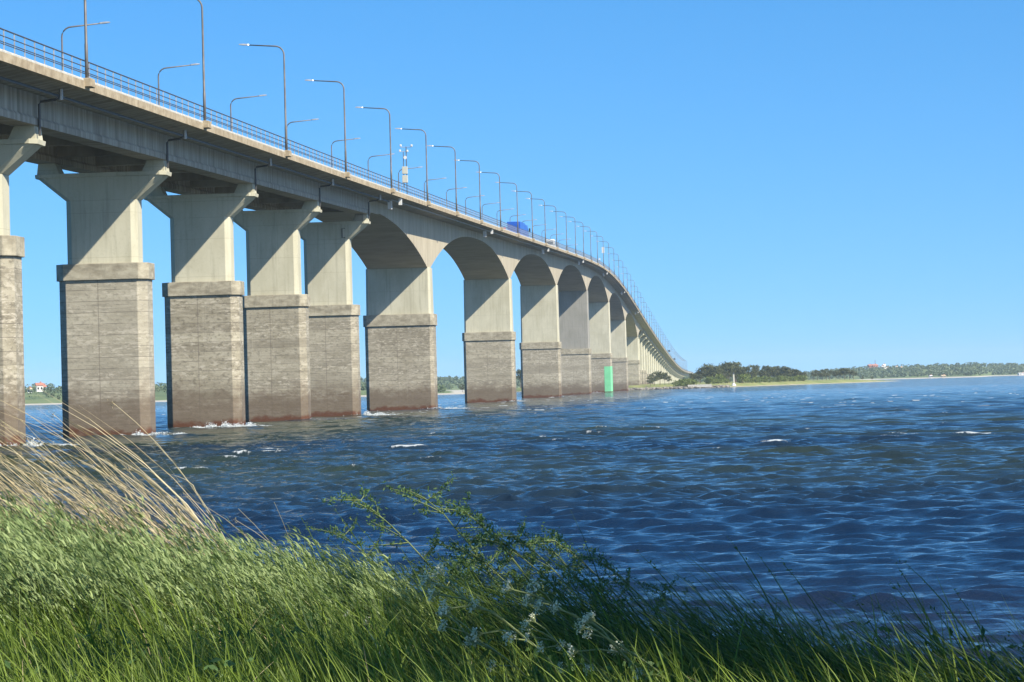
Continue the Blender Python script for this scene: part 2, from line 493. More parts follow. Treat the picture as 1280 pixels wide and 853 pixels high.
bridge = empty('road_bridge', (0, 100, zt(100)), 'long pale concrete road bridge climbing over the sea and curving down to the island', 'bridge')
def bpart(mb, name, mat):
    o = mb.build(name, mat)
    o.parent = bridge
    o.matrix_parent_inverse = Matrix.Translation(bridge.location).inverted()
    return o
bpart(strip(60, S_END, [(-6.55, -0.2), (6.55, -0.2), (6.55, -0.62), (4.6, -0.95), (-4.6, -0.95), (-6.55, -0.62)]), 'deck_slab', M['girder'])
bpart(strip(60, S_END, [(-6.3, -0.196), (-6.3, -0.15), (6.3, -0.15), (6.3, -0.196)]), 'roadway', M['asphalt'])
for sg in (-1, 1):
    bpart(strip(60, S_END, [(sg * 6.45, -0.15), (sg * 6.9, -0.15), (sg * 6.9, -0.62), (sg * 6.6, -0.66), (sg * 6.553, -0.55), (sg * 6.553, -0.19), (sg * 6.45, -0.19)]), 'edge_beam', M['edge'])
    bpart(strip(60, S_END, [(sg * 6.5, -0.148), (sg * 6.5, 0.0), (sg * 6.82, 0.0), (sg * 6.86, -0.05), (sg * 6.86, -0.148)]), 'kerb', M['kerb'])
# twin girders of the approach spans, with cross beams
def girders(a, b, piers):
    for sg in (-1, 1):
        sec = [(3.1, -2.75), (4.55, -2.75), (4.55, -2.38), (4.4, -2.22), (4.4, -0.94), (3.2, -0.94), (3.2, -2.22), (3.1, -2.38)]
        bpart(strip(a, b, [(sg * t, z) for t, z in sec]), 'girder', M['girder'])
    for p in piers:
        for d in (-11.7, 0.0, 11.7):
            s = p + d
            if a < s < b:
                mb = MB(); mb.box((0, s, zt(s) - 1.62), (6.38, 0.5, 1.34)); bpart(mb, 'cross_beam', M['girder'])
girders(60, 293.0, [81.5] + PIERS_NEAR)
girders(1197.5 - 1.0, S_END, PIERS_FAR)
# haunched box girders cantilevered from the tall piers, hinged at mid span
def depth(u, arm): 
    x = max(0.0, abs(u) - 1.8); L = arm - 1.8
    return 2.0 + 5.6 * max(0.0, 1 - x / 65.0) ** 2.5
for k, p in enumerate(PIERS_MAIN):
    a = 61.2 if k == 0 else 64.97
    b = 62.0 if k == 6 else 64.97
    mb = MB(); rings = []
    for u in [-a + (a - 1.8) * i / 40 for i in range(41)] + [1.8 + (b - 1.8) * i / 40 for i in range(41)]:
        s = p + u; d = depth(u, 65)
        if k == 0 and u < -50: d = max(d, 2.35)
        z0 = zt(s)
        rings.append([(-3.95, s, z0 - 0.945), (3.95, s, z0 - 0.945), (3.95, s, z0 - d), (-3.95, s, z0 - d)])
    mb.loft(rings)
    bpart(mb, 'haunched_girder', M['box'])
    for h in ([p + 65] if k < 6 else []) + ([p - 52.0] if k == 0 else []):
        mb = MB(); mb.box((5.6, h - 0.6, zt(h) - 1.45), (0.45, 0.5, 0.95)); bpart(mb, 'hinge_drain_box', M['white_paint'])
        mb = MB(); mb.box((6.6, h + 0.9, zt(h) - 1.0), (0.35, 0.4, 0.75))
        bpart(mb, 'hinge_drain_box', M['white_paint'])
# drain pipe under the near overhang with an elbow at every pier
mb = MB(); mb.tube([(5.75, s, zt(s) - 1.12) for s in stations(60, 300, 7)], 0.10, 8)
bpart(mb, 'drain_pipe', M['pipe'])
mb = MB(); mb.tube([(6.0, s, zt(s) - 0.92) for s in stations(300, 1190, 8)], 0.07, 6)
bpart(mb, 'drain_pipe', M['pipe_light'])
for p in PIERS_NEAR[1:]:
    z0 = zt(p)
    mb = MB(); mb.tube([(5.75, p - 0.4, z0 - 1.15), (5.6, p - 0.45, z0 - 1.32), (4.75, p - 0.5, z0 - 1.42), (4.66, p - 0.5, z0 - 1.55), (4.66, p - 0.5, z0 - 3.35)], 0.075, 8)
    e = bpart(mb, 'drain_elbow', M['pipe'])
    mb = MB(); mb.tube([(5.9, p - 0.4, z0 - 0.7), (5.9, p - 0.4, z0 - 1.35)], 0.13, 8)
    bpart(mb, 'drain_gully', M['pipe_light'])

# ------------------------------------------------------------------ piers
def octa(w, l, a, z, cx=0.0):
    return [(cx - w + a, -l, z), (cx + w - a, -l, z), (cx + w, -l + a, z), (cx + w, l - a, z), (cx + w - a, l, z), (cx - w + a, l, z), (cx - w, l - a, z), (cx - w, -l + a, z)]
def tee_pier(p, label, base_top=12.0, z_foot=-3.0, group='piers with spreading heads'):
    z0 = zt(p)
    e = empty('bridge_pier', (0, p, max(0, z_foot)), label, 'bridge pier', group)
    off = Vector((0, 0, -max(0, z_foot)))
    def part(rings, name, mat, bev=0.04):
        mb = MB()
        for rg in rings: mb.loft([[(x, y, z + off.z) for x, y, z in r] for r in rg])
        return bevel(mb.build(name, mat, e), bev)
    zs = z0 - 5.45; ztop = z0 - 3.55
    bt = z_foot
    if base_top and base_top < zs - 0.5:
        part([[octa(3.1, 1.45, .59, z_foot), octa(3.1, 1.45, .59, base_top - 1.15)]], 'pier_base', M['base'])
        part([[octa(3.26, 1.61, .62, base_top - 1.15), octa(3.26, 1.61, .62, base_top)]], 'base_cap', M['cap'])
        bt = base_top
    if zs - bt > 0.2:
        part([[octa(2.5, 1.15, .4, bt), octa(2.5, 1.15, .4, zs)]], 'shaft', M['shaft'], 0.03)
    part([[octa(2.5, 1.15, .4, zs), octa(4.45, 1.15, .4, ztop - 0.28)]], 'pier_head', M['shaft'], 0.02)
    part([[octa(4.62, 1.25, .42, ztop - 0.28), octa(4.66, 1.27, .42, ztop)]], 'head_plate', M['shaft'], 0.02)
    for sg in (-1, 1):
        mb = MB()
        za = ztop + off.z; zb = z0 - 2.77 + off.z
        xs = (2.9, 4.5); xt = (3.25, 4.42)
        mb.loft([[(sg * xs[0], -0.85, za), (sg * xs[1], -0.85, za), (sg * xs[1], 0.85, za), (sg * xs[0], 0.85, za)],
                 [(sg * xt[0], -0.75, zb), (sg * xt[1], -0.75, zb), (sg * xt[1], 0.75, zb), (sg * xt[0], 0.75, zb)]])
        mb.build('bearing_block', M['shaft'], e)
    return e
NEAR_LABELS = [None, 'concrete pier cut off by the left edge of the picture, beside the reeds',
 'widest-looking brown-stained pier with T-shaped head, second from the left, rising behind dry reeds',
 'T-headed pier third from the left with white surf breaking at its right foot',
 'T-headed pier fourth from the left, wedged close between its two neighbours',
 'last T-headed pier before the arches, its base streaked with a pale vertical band']
for p, lb in list(zip(PIERS_NEAR, NEAR_LABELS))[1:]:
    tee_pier(p, lb)
mb = MB()      # junction box and loop of cable on the last T-headed pier
jb = [o for o in COL.objects if o.name.startswith('bridge_pier')][-1]
mb.box((3.7, -1.0, zt(291.5) - 3.2), (0.9, 0.9, 0.7)); mb.build('junction_box', M['girder'], jb)
mb = MB(); zz = zt(291.5) - 4.3
mb.tube([(2.1, -1.2, zz), (1.8, -1.24, zz), (1.8, -1.24, zz - 1.0), (2.1, -1.2, zz - 1.0)], 0.05, 6); mb.build('cable_loop', M['pipe'], jb)

MAIN_LABELS = ['nearest and largest haunched pier, where the first arch opens right of the T-headed piers',
 'second haunched pier from the left with open sky on both sides of its shaft',
 'third haunched pier from the left with a slim sliver of sky at its left',
 'fourth haunched pier from the left, the one with a darker grey shaft',
 'haunched pier that carries the mint green panel at its right foot',
 'haunched pier just right of the one with the green panel',
 'last and most distant haunched pier, where the row of thin shafts begins']
GREEN_S = PIERS_MAIN[4]
for k, (p, lb) in enumerate(zip(PIERS_MAIN, MAIN_LABELS)):
    e = empty('haunched_pier', (0, p, 0), lb, 'bridge pier', 'tall piers of the arched spans')
    zs = zt(p) - 7.6
    top = 12.5 if k < 5 else 12.2
    mb = MB(); mb.loft([octa(4.5, 2.1, .45, -4), octa(4.5, 2.1, .45, top - 1.5)]); bevel(mb.build('pier_base', M['base'], e), 0.04)
    mb = MB(); mb.loft([octa(4.68, 2.28, .46, top - 1.5), octa(4.68, 2.28, .46, top)]); bevel(mb.build('base_cap', M['cap'], e), 0.04)
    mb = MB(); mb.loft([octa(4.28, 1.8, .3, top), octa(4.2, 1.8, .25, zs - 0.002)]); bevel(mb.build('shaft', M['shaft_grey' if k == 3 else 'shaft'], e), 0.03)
for k, p in enumerate(PIERS_FAR):
    bt = 8.4 if k < 3 else (7.0 if k < 6 else None)
    if k == 0: lb = 'first thin pier shaft behind the last haunched pier'
    elif k < 3: lb = 'thin pale pier shaft on a low capped base, at the water beyond the last arch'
    else: lb = 'tiny far pier in the tight row striped by deck shadows above the island'
    tee_pier(p, lb, bt, -2.0 if k < 1 else 0.3, 'far approach piers above the island')

mb = MB()
g0 = GREEN_S
mb.loft([[(2.05, -2.14, z), (4.06, -2.14, z), (4.54, -1.66, z), (4.54, 1.2, z), (4.503, 1.2, z), (4.503, -1.645, z), (4.045, -2.103, z), (2.05, -2.103, z)] for z in (0.25, 8.3)])
gp = mb.build('green_panel', M['green_sheet'], None, (0, g0, 0))
tag(gp, 'mint green rectangular panel wrapped round the right foot of a pier', 'panel')

# ------------------------------------------------------------------ railings
for sg in (1, -1):
    tx = sg * 6.66
    e = empty('bridge_railing', (tx, 100, zt(100)), 'grey metal railing along the near edge of the bridge deck' if sg > 0 else
              'grey metal railing along the far edge of the deck, behind the roadway', 'railing', 'bridge railings')
    inv = Matrix.Translation(e.location).inverted()
    def rp(mb, name, mat):
        o = mb.build(name, mat); o.parent = e; o.matrix_parent_inverse = inv
        return o
    for hgt, r, nm in ((1.10, 0.045, 'top_rail'), (0.76, 0.032, 'middle_rail'), (0.46, 0.03, 'lower_rail'), (0.36, 0.03, 'lower_rail')):
        mb = MB(); mb.tube([(tx, s, zt(s) + hgt) for s in stations(70, S_END, 6)], r, 5)
        rp(mb, nm, M['rail_metal'])
    far = MB()
    proto = None
    for i, s in enumerate(np.arange(124.0, S_END, 2.06)):
        if i < 95:
            if proto is None:
                mb = MB(); mb.box((0, 0, 0.545), (0.06, 0.045, 1.09)); mb.box((0, 0, 0.02), (0.2, 0.2, 0.04))
                me = mb.mesh('post')
            o = link('post', me, M['post_metal'], e); o.location = (0, s - 100, zt(s) - zt(100))
            proto = o
        else:
            far.box((tx, s, zt(s) + 0.545), (0.06, 0.045, 1.09))
    tag(rp(far, 'distant_posts', M['post_metal']), kind='stuff')

# ------------------------------------------------------------------ lamp posts
def lamp_proto(sg):
    e = empty('lamp_post', (0, 0, 0), 'lamp post', 'lamp post', 'lamp posts along the near edge' if sg > 0 else 'lamp posts along the far edge')
    mb = MB()
    H = 8.75; up = math.tan(R(4.5)); rad = 0.75
    pts = [(0, 0, 0), (0, 0, 2.0), (0, 0, 2.05), (0, 0, H - rad)]
    rs = [0.105, 0.10, 0.085, 0.065]
    for i in range(1, 6):
        a = math.pi / 2 * i / 5
        pts.append((-sg * rad * (1 - math.cos(a)), 0, H - rad + rad * math.sin(a))); rs.append(0.06)
    pts.append((-sg * 3.0, 0, H + (3.0 - rad) * up)); rs.append(0.045)
    mb.tube(pts, rs, 8); mb.build('pole', M['lamp_pole'], e, smooth=True)
    mb = MB()
    hz = H + (3.0 - rad) * up
    hd = []
    for x, w, hh in ((2.9, 0.07, 0.06), (3.0, 0.13, 0.085), (3.45, 0.15, 0.08), (3.75, 0.10, 0.04)):
        zc = hz + (x - 3.0) * up
        hd.append([(-sg * x, -w, zc - hh * .5), (-sg * x, w, zc - hh * .5), (-sg * x, w * .7, zc + hh), (-sg * x, -w * .7, zc + hh)])
    mb.loft(hd); mb.build('lamp_head', M['lamp_head'], e)
    mb = MB(); mb.box((0.05 * sg, 0, -0.23), (0.62, 1.0, 0.5)); bevel(mb.build('bracket', M['edge'], e), 0.03, 1)
    mb = MB(); mb.box((0, 0, 0.03), (0.32, 0.32, 0.06)); mb.build('base_plate', M['post_metal'], e)
    return e
pr = lamp_proto(1); pl = lamp_proto(-1)
for n in range(0, 58):
    s = 153.2 + 35 * n
    o = pr if n == 0 else dup(pr)
    o.location = (6.92, s, zt(s) - 0.02)
    if n == 0: lb = 'thick near lamp post at far left with its top cut off'
    elif n == 1: lb = 'lamp post with its bent top touching the upper edge of the picture'
    elif n < 13: lb = '%s tall lamp post from the left along the near bridge edge' % ORD[n]
    elif n == 14: lb = 'near edge lamp post standing directly left of the small white sign on the crest'
    else: lb = 'small lamp post in the crowded near edge row descending to the island' if n > 13 else 'fourteenth lamp post from the left along the near bridge edge'
    o['label'] = lb
for n in range(0, 56):
    s = 203.5 + 35 * n
    o = pl if n == 0 else dup(pl)
    o.location = (-6.92, s, zt(s) - 0.02)
    if n == 0: lb = 'far side lamp post crossing behind the thick near pole at the left, arm pointing right'
    elif n < 10: lb = '%s lamp post from the left along the far edge, half hidden by the deck' % ORD[n]
    else: lb = 'small lamp post of the far edge row peeping over the deck'
    o['label'] = lb

# ------------------------------------------------------------------ things on the deck
sm = 309.0
e = empty('weather_mast', (6.62, sm, zt(sm)), 'slim twin-pole mast with two cream boxes and white sensors on the railing', 'mast')
mb = MB(); mb.tube([(0.12, 0, -0.1), (0.12, 0, 5.5)], 0.055, 8); mb.build('pole', M['rail_metal'], e)
mb = MB(); mb.tube([(-0.22, 0, 0.9), (-0.22, 0, 4.9)], 0.045, 8); mb.build('pole', M['rail_metal'], e)
for z0, h in ((1.35, 0.85), (2.35, 0.85)):
    mb = MB(); mb.box((-0.05, -0.3, z0 + h / 2), (0.62, 0.4, h)); bevel(mb.build('cabinet', M['cream_box'], e), 0.03)
mb = MB(); mb.tube([(-0.5, 0, 5.45), (0.75, 0, 5.45)], 0.03, 6); mb.tube([(-0.6, 0, 4.95), (0.1, 0, 4.95)], 0.03, 6); mb.build('crossbar', M['post_metal'], e)
for x, z in ((-0.5, 5.65), (0.75, 5.6), (-0.6, 5.05), (0.25, 5.0)):
    mb = MB(); mb.box((x, 0, z), (0.22, 0.2, 0.26)); bevel(mb.build('sensor', M['white_paint'], e), 0.05)
mb = MB(); mb.loft([[(0.0 + 0.2 * math.cos(a) * k, -0.15 - d, 4.25 + 0.2 * math.sin(a) * k) for a in np.linspace(0, 2 * math.pi, 13)[:-1]] for k, d in ((1, 0), (0.8, -0.1), (0.2, -0.16))])
mb.build('dish', M['white_paint'], e)

def wheel(e, x, y, r=0.5):
    w = MB(); w.tube([(x - 0.14, y, r), (x + 0.14, y, r)], r, 14); wo_ = w.build('wheel', M['tyre'], e)
    h = MB(); h.tube([(x - 0.15, y, r), (x + 0.15, y, r)], r * 0.5, 10); h.build('rim', M['post_metal'], wo_)
def truck(x, s):
    z0 = zt(s) - 0.15
    e = empty('truck', (x, s, z0), 'long blue truck crossing the bridge near the crest', 'truck')
    e.rotation_euler = (math.atan((zt(s + 12) - zt(s - 12)) / 24), 0, 0)
    mb = MB(); mb.box((0, -6.2, 2.25), (2.5, 11.6, 2.8)); bevel(mb.build('trailer_box', M['truck_blue'], e), 0.08)
    mb = MB(); mb.box((0, 3.4, 2.15), (2.5, 6.6, 2.6)); bevel(mb.build('front_box', M['truck_blue'], e), 0.08)
    mb = MB(); mb.loft([[(-1.2, 7.0, .7), (1.2, 7.0, .7), (1.2, 9.3, .7), (-1.2, 9.3, .7)], [(-1.22, 7.0, 2.2), (1.22, 7.0, 2.2), (1.22, 9.35, 1.9), (-1.22, 9.35, 1.9)],
                        [(-1.15, 7.05, 3.1), (1.15, 7.05, 3.1), (1.15, 8.7, 3.0), (-1.15, 8.7, 3.0)]]); cab = bevel(mb.build('cab', M['truck_blue'], e), 0.06)
    for sg in (-1, 1):
        mb = MB(); mb.box((sg * 1.2, 8.2, 2.35), (0.06, 0.9, 0.7)); mb.build('side_window', M['dark_glass'], cab)
        mb = MB(); mb.box((sg * 1.45, 9.1, 2.6), (0.3, 0.12, 0.7)); mb.build('mirror', M['dark_glass'], cab)
        mb = MB(); mb.box((sg * 0.95, -12.03, 0.95), (0.4, 0.06, 0.2)); mb.build('tail_light', M['car_red'], e)
    mb = MB(); mb.box((0, -1.5, 0.85), (2.2, 20.5, 0.25)); mb.build('chassis', M['tyre'], e)
    for y in (-9.8, -8.5, -7.2, -1.5, 1.0, 2.4, 7.9):
        for sg in (-1, 1): wheel(e, sg * 1.08, y)
def van(x, s):
    z0 = zt(s) - 0.15
    e = empty('van', (x, s, z0), 'white van driving ahead of the blue truck on the crest', 'van')
    e.rotation_euler = (math.atan((zt(s + 4) - zt(s - 4)) / 8), 0, 0)
    prof = [(-3.0, 0.45), (-3.0, 2.7), (-2.8, 2.85), (1.2, 2.85), (1.9, 2.2), (2.9, 1.45), (3.1, 0.9), (3.1, 0.45)]
    mb = MB(); mb.loft([[(xx, y, z) for y, z in prof] for xx in (-1.05, 1.05)]); bevel(mb.build('body', M['white_paint'], e), 0.1)
    mb = MB(); mb.box((0, -3.01, 2.0), (1.6, 0.05, 0.7)); mb.build('rear_window', M['dark_glass'], e)
    for sg in (-1, 1):
        mb = MB(); mb.box((sg * 1.055, 0.9, 2.0), (0.04, 1.2, 0.6)); mb.build('side_window', M['dark_glass'], e)
        mb = MB(); mb.box((sg * 0.92, -3.02, 1.15), (0.16, 0.05, 0.4)); mb.build('tail_light', M['car_red'], e)
        for y in (-2.0, 2.1): wheel(e, sg * 0.92, y, 0.36)
def car(x, s):
    z0 = zt(s) - 0.15
    e = empty('car', (x, s, z0), 'small red car following behind the blue truck', 'car')
    e.rotation_euler = (math.atan((zt(s + 4) - zt(s - 4)) / 8), 0, 0)
    prof = [(-2.1, 0.3), (-2.15, 0.95), (-1.9, 1.0), (-1.4, 1.5), (0.3, 1.52), (1.0, 1.0), (2.0, 0.85), (2.15, 0.35)]
    mb = MB(); mb.loft([[(xx, y, z) for y, z in prof] for xx in (-0.9, 0.9)]); bevel(mb.build('body', M['car_red'], e), 0.1)
    mb = MB(); mb.add([(-.72, -1.98, 1.02), (.72, -1.98, 1.02), (.62, -1.5, 1.44), (-.62, -1.5, 1.44)], [(0, 1, 2, 3)]); mb.build('rear_window', M['dark_glass'], e)
    for sg in (-1, 1):
        mb = MB(); mb.box((sg * 0.905, -0.5, 1.22), (0.03, 1.5, 0.36)); mb.build('side_window', M['dark_glass'], e)
        for y in (-1.35, 1.4): wheel(e, sg * 0.82, y, 0.31)
truck(2.9, 522); van(3.0, 612); car(3.2, 478)

def sign_panel(s, t, z, w, h, mat, label, rnd=False):
    e = empty('road_sign', (t, s, zt(s)), label, 'sign')
    if rnd:
        mb = MB(); mb.tube([(0, -0.03, z), (0, 0.03, z)], w / 2, 18)
    else:
        mb = MB(); mb.box((0, 0, z), (w, 0.06, h))
    mb.build('sign_plate', mat, e)
    mb = MB(); mb.tube([(0, 0.09, 0), (0, 0.09, z + h * 0.3)], 0.05, 6); mb.build('sign_pole', M['rail_metal'], e)
    return e
sign_panel(794.0, 6.35, 5.2, 0.75, 1.7, M['white_paint'], 'small white rectangular sign high up on the bridge crest')
sign_panel(766.0, 6.6, 1.6, 0.45, 0.55, M['white_paint'], 'tiny white sign low on the railing left of the high sign')
sign_panel(1580.0, 6.4, 3.2, 1.3, 1.3, M['dark_sign'], 'dark round sign on the far descent, higher of the two', True)
sign_panel(1720.0, 6.4, 2.6, 1.2, 1.2, M['dark_sign'], 'dark round sign on the far descent, lower of the two', True)
mb = MB(); mb.tube([(0, 0, 0.0), (0, 0, 1.0)], 0.05, 6)

# ------------------------------------------------------------------ water
def water():
    cc = np.concatenate([np.linspace(-1.25, -0.27, 60)[:-1], np.linspace(-0.27, 0.24, 1150), np.linspace(0.24, 1.25, 60)[1:]])
    rr = [14.0]
    while rr[-1] < 6500:
        r = rr[-1]; rr.append(r + (max(0.055, 0.0022 * r) if r < 700 else 0.012 * r))
    rr = np.array(rr)
    A, Rr = np.meshgrid(cc, rr)
    u = np.sin(A) * Rr; w = np.cos(A) * Rr
    X, Y = WA(u, w)
    X = X.astype(np.float64); Y = Y.astype(np.float64)
    dr = np.where(Rr < 700, np.maximum(0.055, 0.0022 * Rr), 0.012 * Rr)
    Z = np.zeros_like(X); DX = np.zeros_like(X); DY = np.zeros_like(X); J = np.zeros_like(X)
    wr = np.random.default_rng(5)
    th0 = math.atan2(FWD[1] * -0.94 + RIGHT[1] * -0.34, FWD[0] * -0.94 + RIGHT[0] * -0.34)     # waves run towards the bank and the bridge
    lams = np.exp(wr.uniform(math.log(0.19), math.log(8.0), 290))
    for lam in lams:
        k = 2 * math.pi / lam
        th = th0 + wr.normal(0, 0.26 if lam > 0.9 else 0.45)
        a = 0.0080 * (lam if lam < 0.8 else 0.8 * (lam / 0.8) ** 0.40) * math.exp(-max(0, (lam - 2.0) / 2.2) ** 2) * wr.uniform(0.5, 1.4) * (0.92 if lam > 1.0 else 1.0)
        ph0 = wr.uniform(0, 6.28)
        far = np.nonzero(lam / (2.3 * dr[:, 0]) > 1.0)[0]        # rows fine enough to carry this wave
        if len(far) == 0: continue
        n_ = far[-1] + 1
        fade = np.clip((lam / (2.3 * dr[:n_])) - 1.0, 0, 1)
        ph = k * (math.cos(th) * X[:n_] + math.sin(th) * Y[:n_]) + ph0
        c, s_ = np.cos(ph), np.sin(ph)
        aa = a * fade
        Z[:n_] += aa * c
        q = 0.72
        DX[:n_] -= q * aa * math.cos(th) * s_; DY[:n_] -= q * aa * math.sin(th) * s_
        if lam > 1.3: J[:n_] += q * aa * k * c
    # gusty patches: calmer and rougher areas
    g = np.zeros_like(X)
    for i in range(10):
        th = wr.uniform(0, 6.28); kk = 2 * math.pi / wr.uniform(25, 110)
        g += np.cos(kk * (math.cos(th) * X + math.sin(th) * Y) + wr.uniform(0, 6.28))
    g = g / 10 * 1.5
    amp = (1.0 + 0.35 * g) * (np.clip((Rr - 17) / 40, 0.45, 1.0) + np.clip((Rr - 60) / 140, 0, 0.6))
    Z *= amp; DX *= amp; DY *= amp
    near = np.clip((Rr - 30) / 90, 0, 1)
    jj = J
    foam = np.clip((jj / jj[(Rr > 60) & (Rr < 300)].std() - 2.5) / 1.1, 0, 1) * near * (0.6 + 0.4 * np.clip(g * 3 + 0.5, 0, 1))
    # surf about the piers
    for p in PIERS_NEAR[1:] + PIERS_MAIN[:5]:
        wx, wl = (3.1, 1.45) if p < 300 else (4.5, 2.1)
        dx = np.abs(X - 0) - wx; dy = np.abs(Y - p) - wl
        d = np.hypot(np.maximum(dx, 0), np.maximum(dy, 0))
        side = np.clip((X - 0.5) / 4.0, 0, 1)          # windward, the right-hand end
        f = np.exp(-(d / (0.55 + 1.7 * side)) ** 2) * (0.14 + 0.42 * side)
        foam = np.maximum(foam, f)
        Z += 0.25 * np.exp(-(d / 1.3) ** 2) * side
    # little breakers on the shore below the bank
    X2 = X + DX; Y2 = Y + DY
    V = np.stack([X2, Y2, Z], -1).reshape(-1, 3)
    nr, nc = X.shape
    idx = np.arange(nr * nc).reshape(nr, nc)
    F = np.stack([idx[:-1, :-1], idx[:-1, 1:], idx[1:, 1:], idx[1:, :-1]], -1).reshape(-1, 4)
    me = ndmesh('water', V, F)
    a = me.attributes.new('foam', 'FLOAT', 'POINT'); a.data.foreach_set('value', foam.ravel().astype(np.float32))
    o = link('water', me, M['water'])
    tag(o, kind='structure')
water()
t_ = np.array

# ------------------------------------------------------------------ land
def terrain(name, pxs, ws, zfun, mat):
    P, Wd = np.meshgrid(np.asarray(pxs, float), np.asarray(ws, float), indexing='xy')
    return P, Wd
def land(name, us, ws, zf, mat):
    Uu, Wd = np.meshgrid(us, ws)
    Zz = zf(Uu, Wd)
    X, Y = WA(Uu, Wd)
    nr, nc = Uu.shape
    idx = np.arange(nr * nc).reshape(nr, nc)
    F = np.stack([idx[:-1, :-1], idx[:-1, 1:], idx[1:, 1:], idx[1:, :-1]], -1).reshape(-1, 4)
    o = link(name, ndmesh(name, np.stack([X, Y, Zz], -1).reshape(-1, 3), F), mat)
    return tag(o, kind='structure')
def sm_noise(u, w, sc, seed):
    g = np.random.default_rng(seed); o = np.zeros_like(np.asarray(u, float))
    for i in range(8):
        th = g.uniform(0, 6.28); k = 2 * math.pi / (sc * g.uniform(0.5, 2)); o = o + np.cos(k * (np.cos(th) * u + np.sin(th) * w) + g.uniform(0, 6.28))
    return o / 8
ISL_PX = np.array([560, 640, 700, 785, 860, 930, 1000, 1060, 1100, 1127, 1140.])
ISL_W = np.array([1420, 1290, 1180, 1062, 1080, 1150, 1250, 1345, 1420, 1500, 1900.])
def isl_px(u, w): return 641.5 + u / w * 3400
def isl_z(u, w):
    px = isl_px(u, w)
    wf = np.interp(px, ISL_PX, ISL_W)
    d = w - wf
    back = np.interp(px, [560, 700, 850, 1000, 1060, 1100, 1127], [1500, 1900, 2400, 1900, 1560, 1500, 1510]) - w
    side = np.minimum(px - 575, 1126 - px) * 0.35
    d = np.minimum(np.minimum(d, back), side)
    return np.clip(d / 22.0, -1.0, 1) * 1.5 + np.clip((d - 22) / 120, 0, 1) * 0.8 + 0.12 * sm_noise(u, w, 14, 3) * (d > 0) + 0.05
land('island', np.linspace(-40, 330, 220), np.concatenate([np.linspace(1040, 1560, 190), np.linspace(1570, 2450, 60)]), isl_z, M['island'])
def left_z(u, w):
    px = isl_px(u, w)
    wf = np.interp(px, [-300, 60, 300, 580], [1230, 1190, 1150, 1120])
    d = np.minimum(w - wf, (584 - px) * 0.6)
    return np.clip(d / 14, -1, 1) * 0.7 + np.clip((d - 14) / 330, 0, 1) ** 0.8 * 6.5 + 0.2 * sm_noise(u, w, 60, 4) * (d > 20)
land('far_left_shore', np.linspace(-420, -15, 160), np.concatenate([np.linspace(1090, 1300, 80), np.linspace(1310, 1900, 50)]), left_z, M['shore_near'])
def farz(u, w):
    px = isl_px(u, w)
    wf = np.interp(px, [-200, 640, 960, 1000, 1100, 1135, 1220, 1235, 1300, 1600], [2150, 2150, 2300, 2330, 2380, 2330, 2400, 2800, 2750, 2600])
    d = w - wf
    hill = np.interp(px, [-200, 500, 760, 1000, 1060, 1150, 1240, 1600], [11, 10.5, 6, 5.0, 8.5, 9.5, 10.5, 12])
    return np.clip(d / 30, -1, 1) * 0.9 + np.clip((d - 40) / 480, 0, 1) * hill + 0.5 * sm_noise(u, w, 160, 5) * (d > 60)
land('far_shore', np.linspace(-900, 1100, 260), np.concatenate([np.linspace(2100, 2900, 150), np.linspace(2920, 3600, 30)]), farz, M['shore_far'])

# ------------------------------------------------------------------ foliage builders (numpy)
def leaf_cloud(C, size, rg, aspect=0.55, tint=None, up=0.0):
    """one bent four-cornered leaf clump at every centre in C"""
    n = len(C)
    d = rg.normal(size=(n, 3)); d[:, 2] += up; d /= np.linalg.norm(d, axis=1)[:, None]
    r = rg.normal(size=(n, 3)); s = np.cross(d, r); s /= np.linalg.norm(s, axis=1)[:, None]
    sz = (size * rg.uniform(0.6, 1.35, n))[:, None]
    a = C - d * sz * 0.5; b = C + s * sz * aspect * 0.5; c = C + d * sz * 0.5 + np.cross(d, s) * sz * 0.12; e = C - s * sz * aspect * 0.5
    V = np.stack([a, b, c, e], 1).reshape(-1, 3)
    F = np.arange(4 * n).reshape(-1, 4)
    if tint is None: tint = rg.uniform(0, 1, n)
    return V, F, np.repeat(tint, 4)
def blades(base, h, wd, lean, bend, rg, seg=4, az=None, tint=None, tip=1.6):
    """tapering grass blades; lean is the bend direction (N,3), bend how far the tip is carried along it (share of h)"""
    n = len(base)
    if az is None: az = rg.uniform(0, 2 * np.pi, n)
    side = np.stack([np.cos(az), np.sin(az), np.zeros(n)], -1)
    V = np.zeros((n, seg + 1, 2, 3))
    for k in range(seg + 1):
        t = k / seg
        up = h * (t - 0.32 * np.clip(bend, 0, 2) * t ** 2)
        p = base + lean * (h * bend * t ** 1.7)[:, None]
        p[:, 2] += up
        hw = wd * 0.5 * (1 - t ** tip) * (0.75 + 0.25 * min(1, t * 4)) + 0.0004
        V[:, k, 0] = p - side * hw[:, None]; V[:, k, 1] = p + side * hw[:, None]
    V = V.reshape(-1, 3)
    i0 = (np.arange(n) * (seg + 1) * 2)[:, None, None]
    q = np.arange(seg)[None, :, None] * 2
    F = (i0 + q + np.array([0, 1, 3, 2])[None, None, :]).reshape(-1, 4)
    if tint is None: tint = rg.uniform(0, 1, n)
    return V, F, np.repeat(tint, (seg + 1) * 2)
def join(parts):
    V = []; F = []; T = []; b = 0
    for v, f, t in parts:
        V.append(v); F.append(f + b); T.append(t); b += len(v)
    return np.concatenate(V), np.concatenate(F), np.concatenate(T)

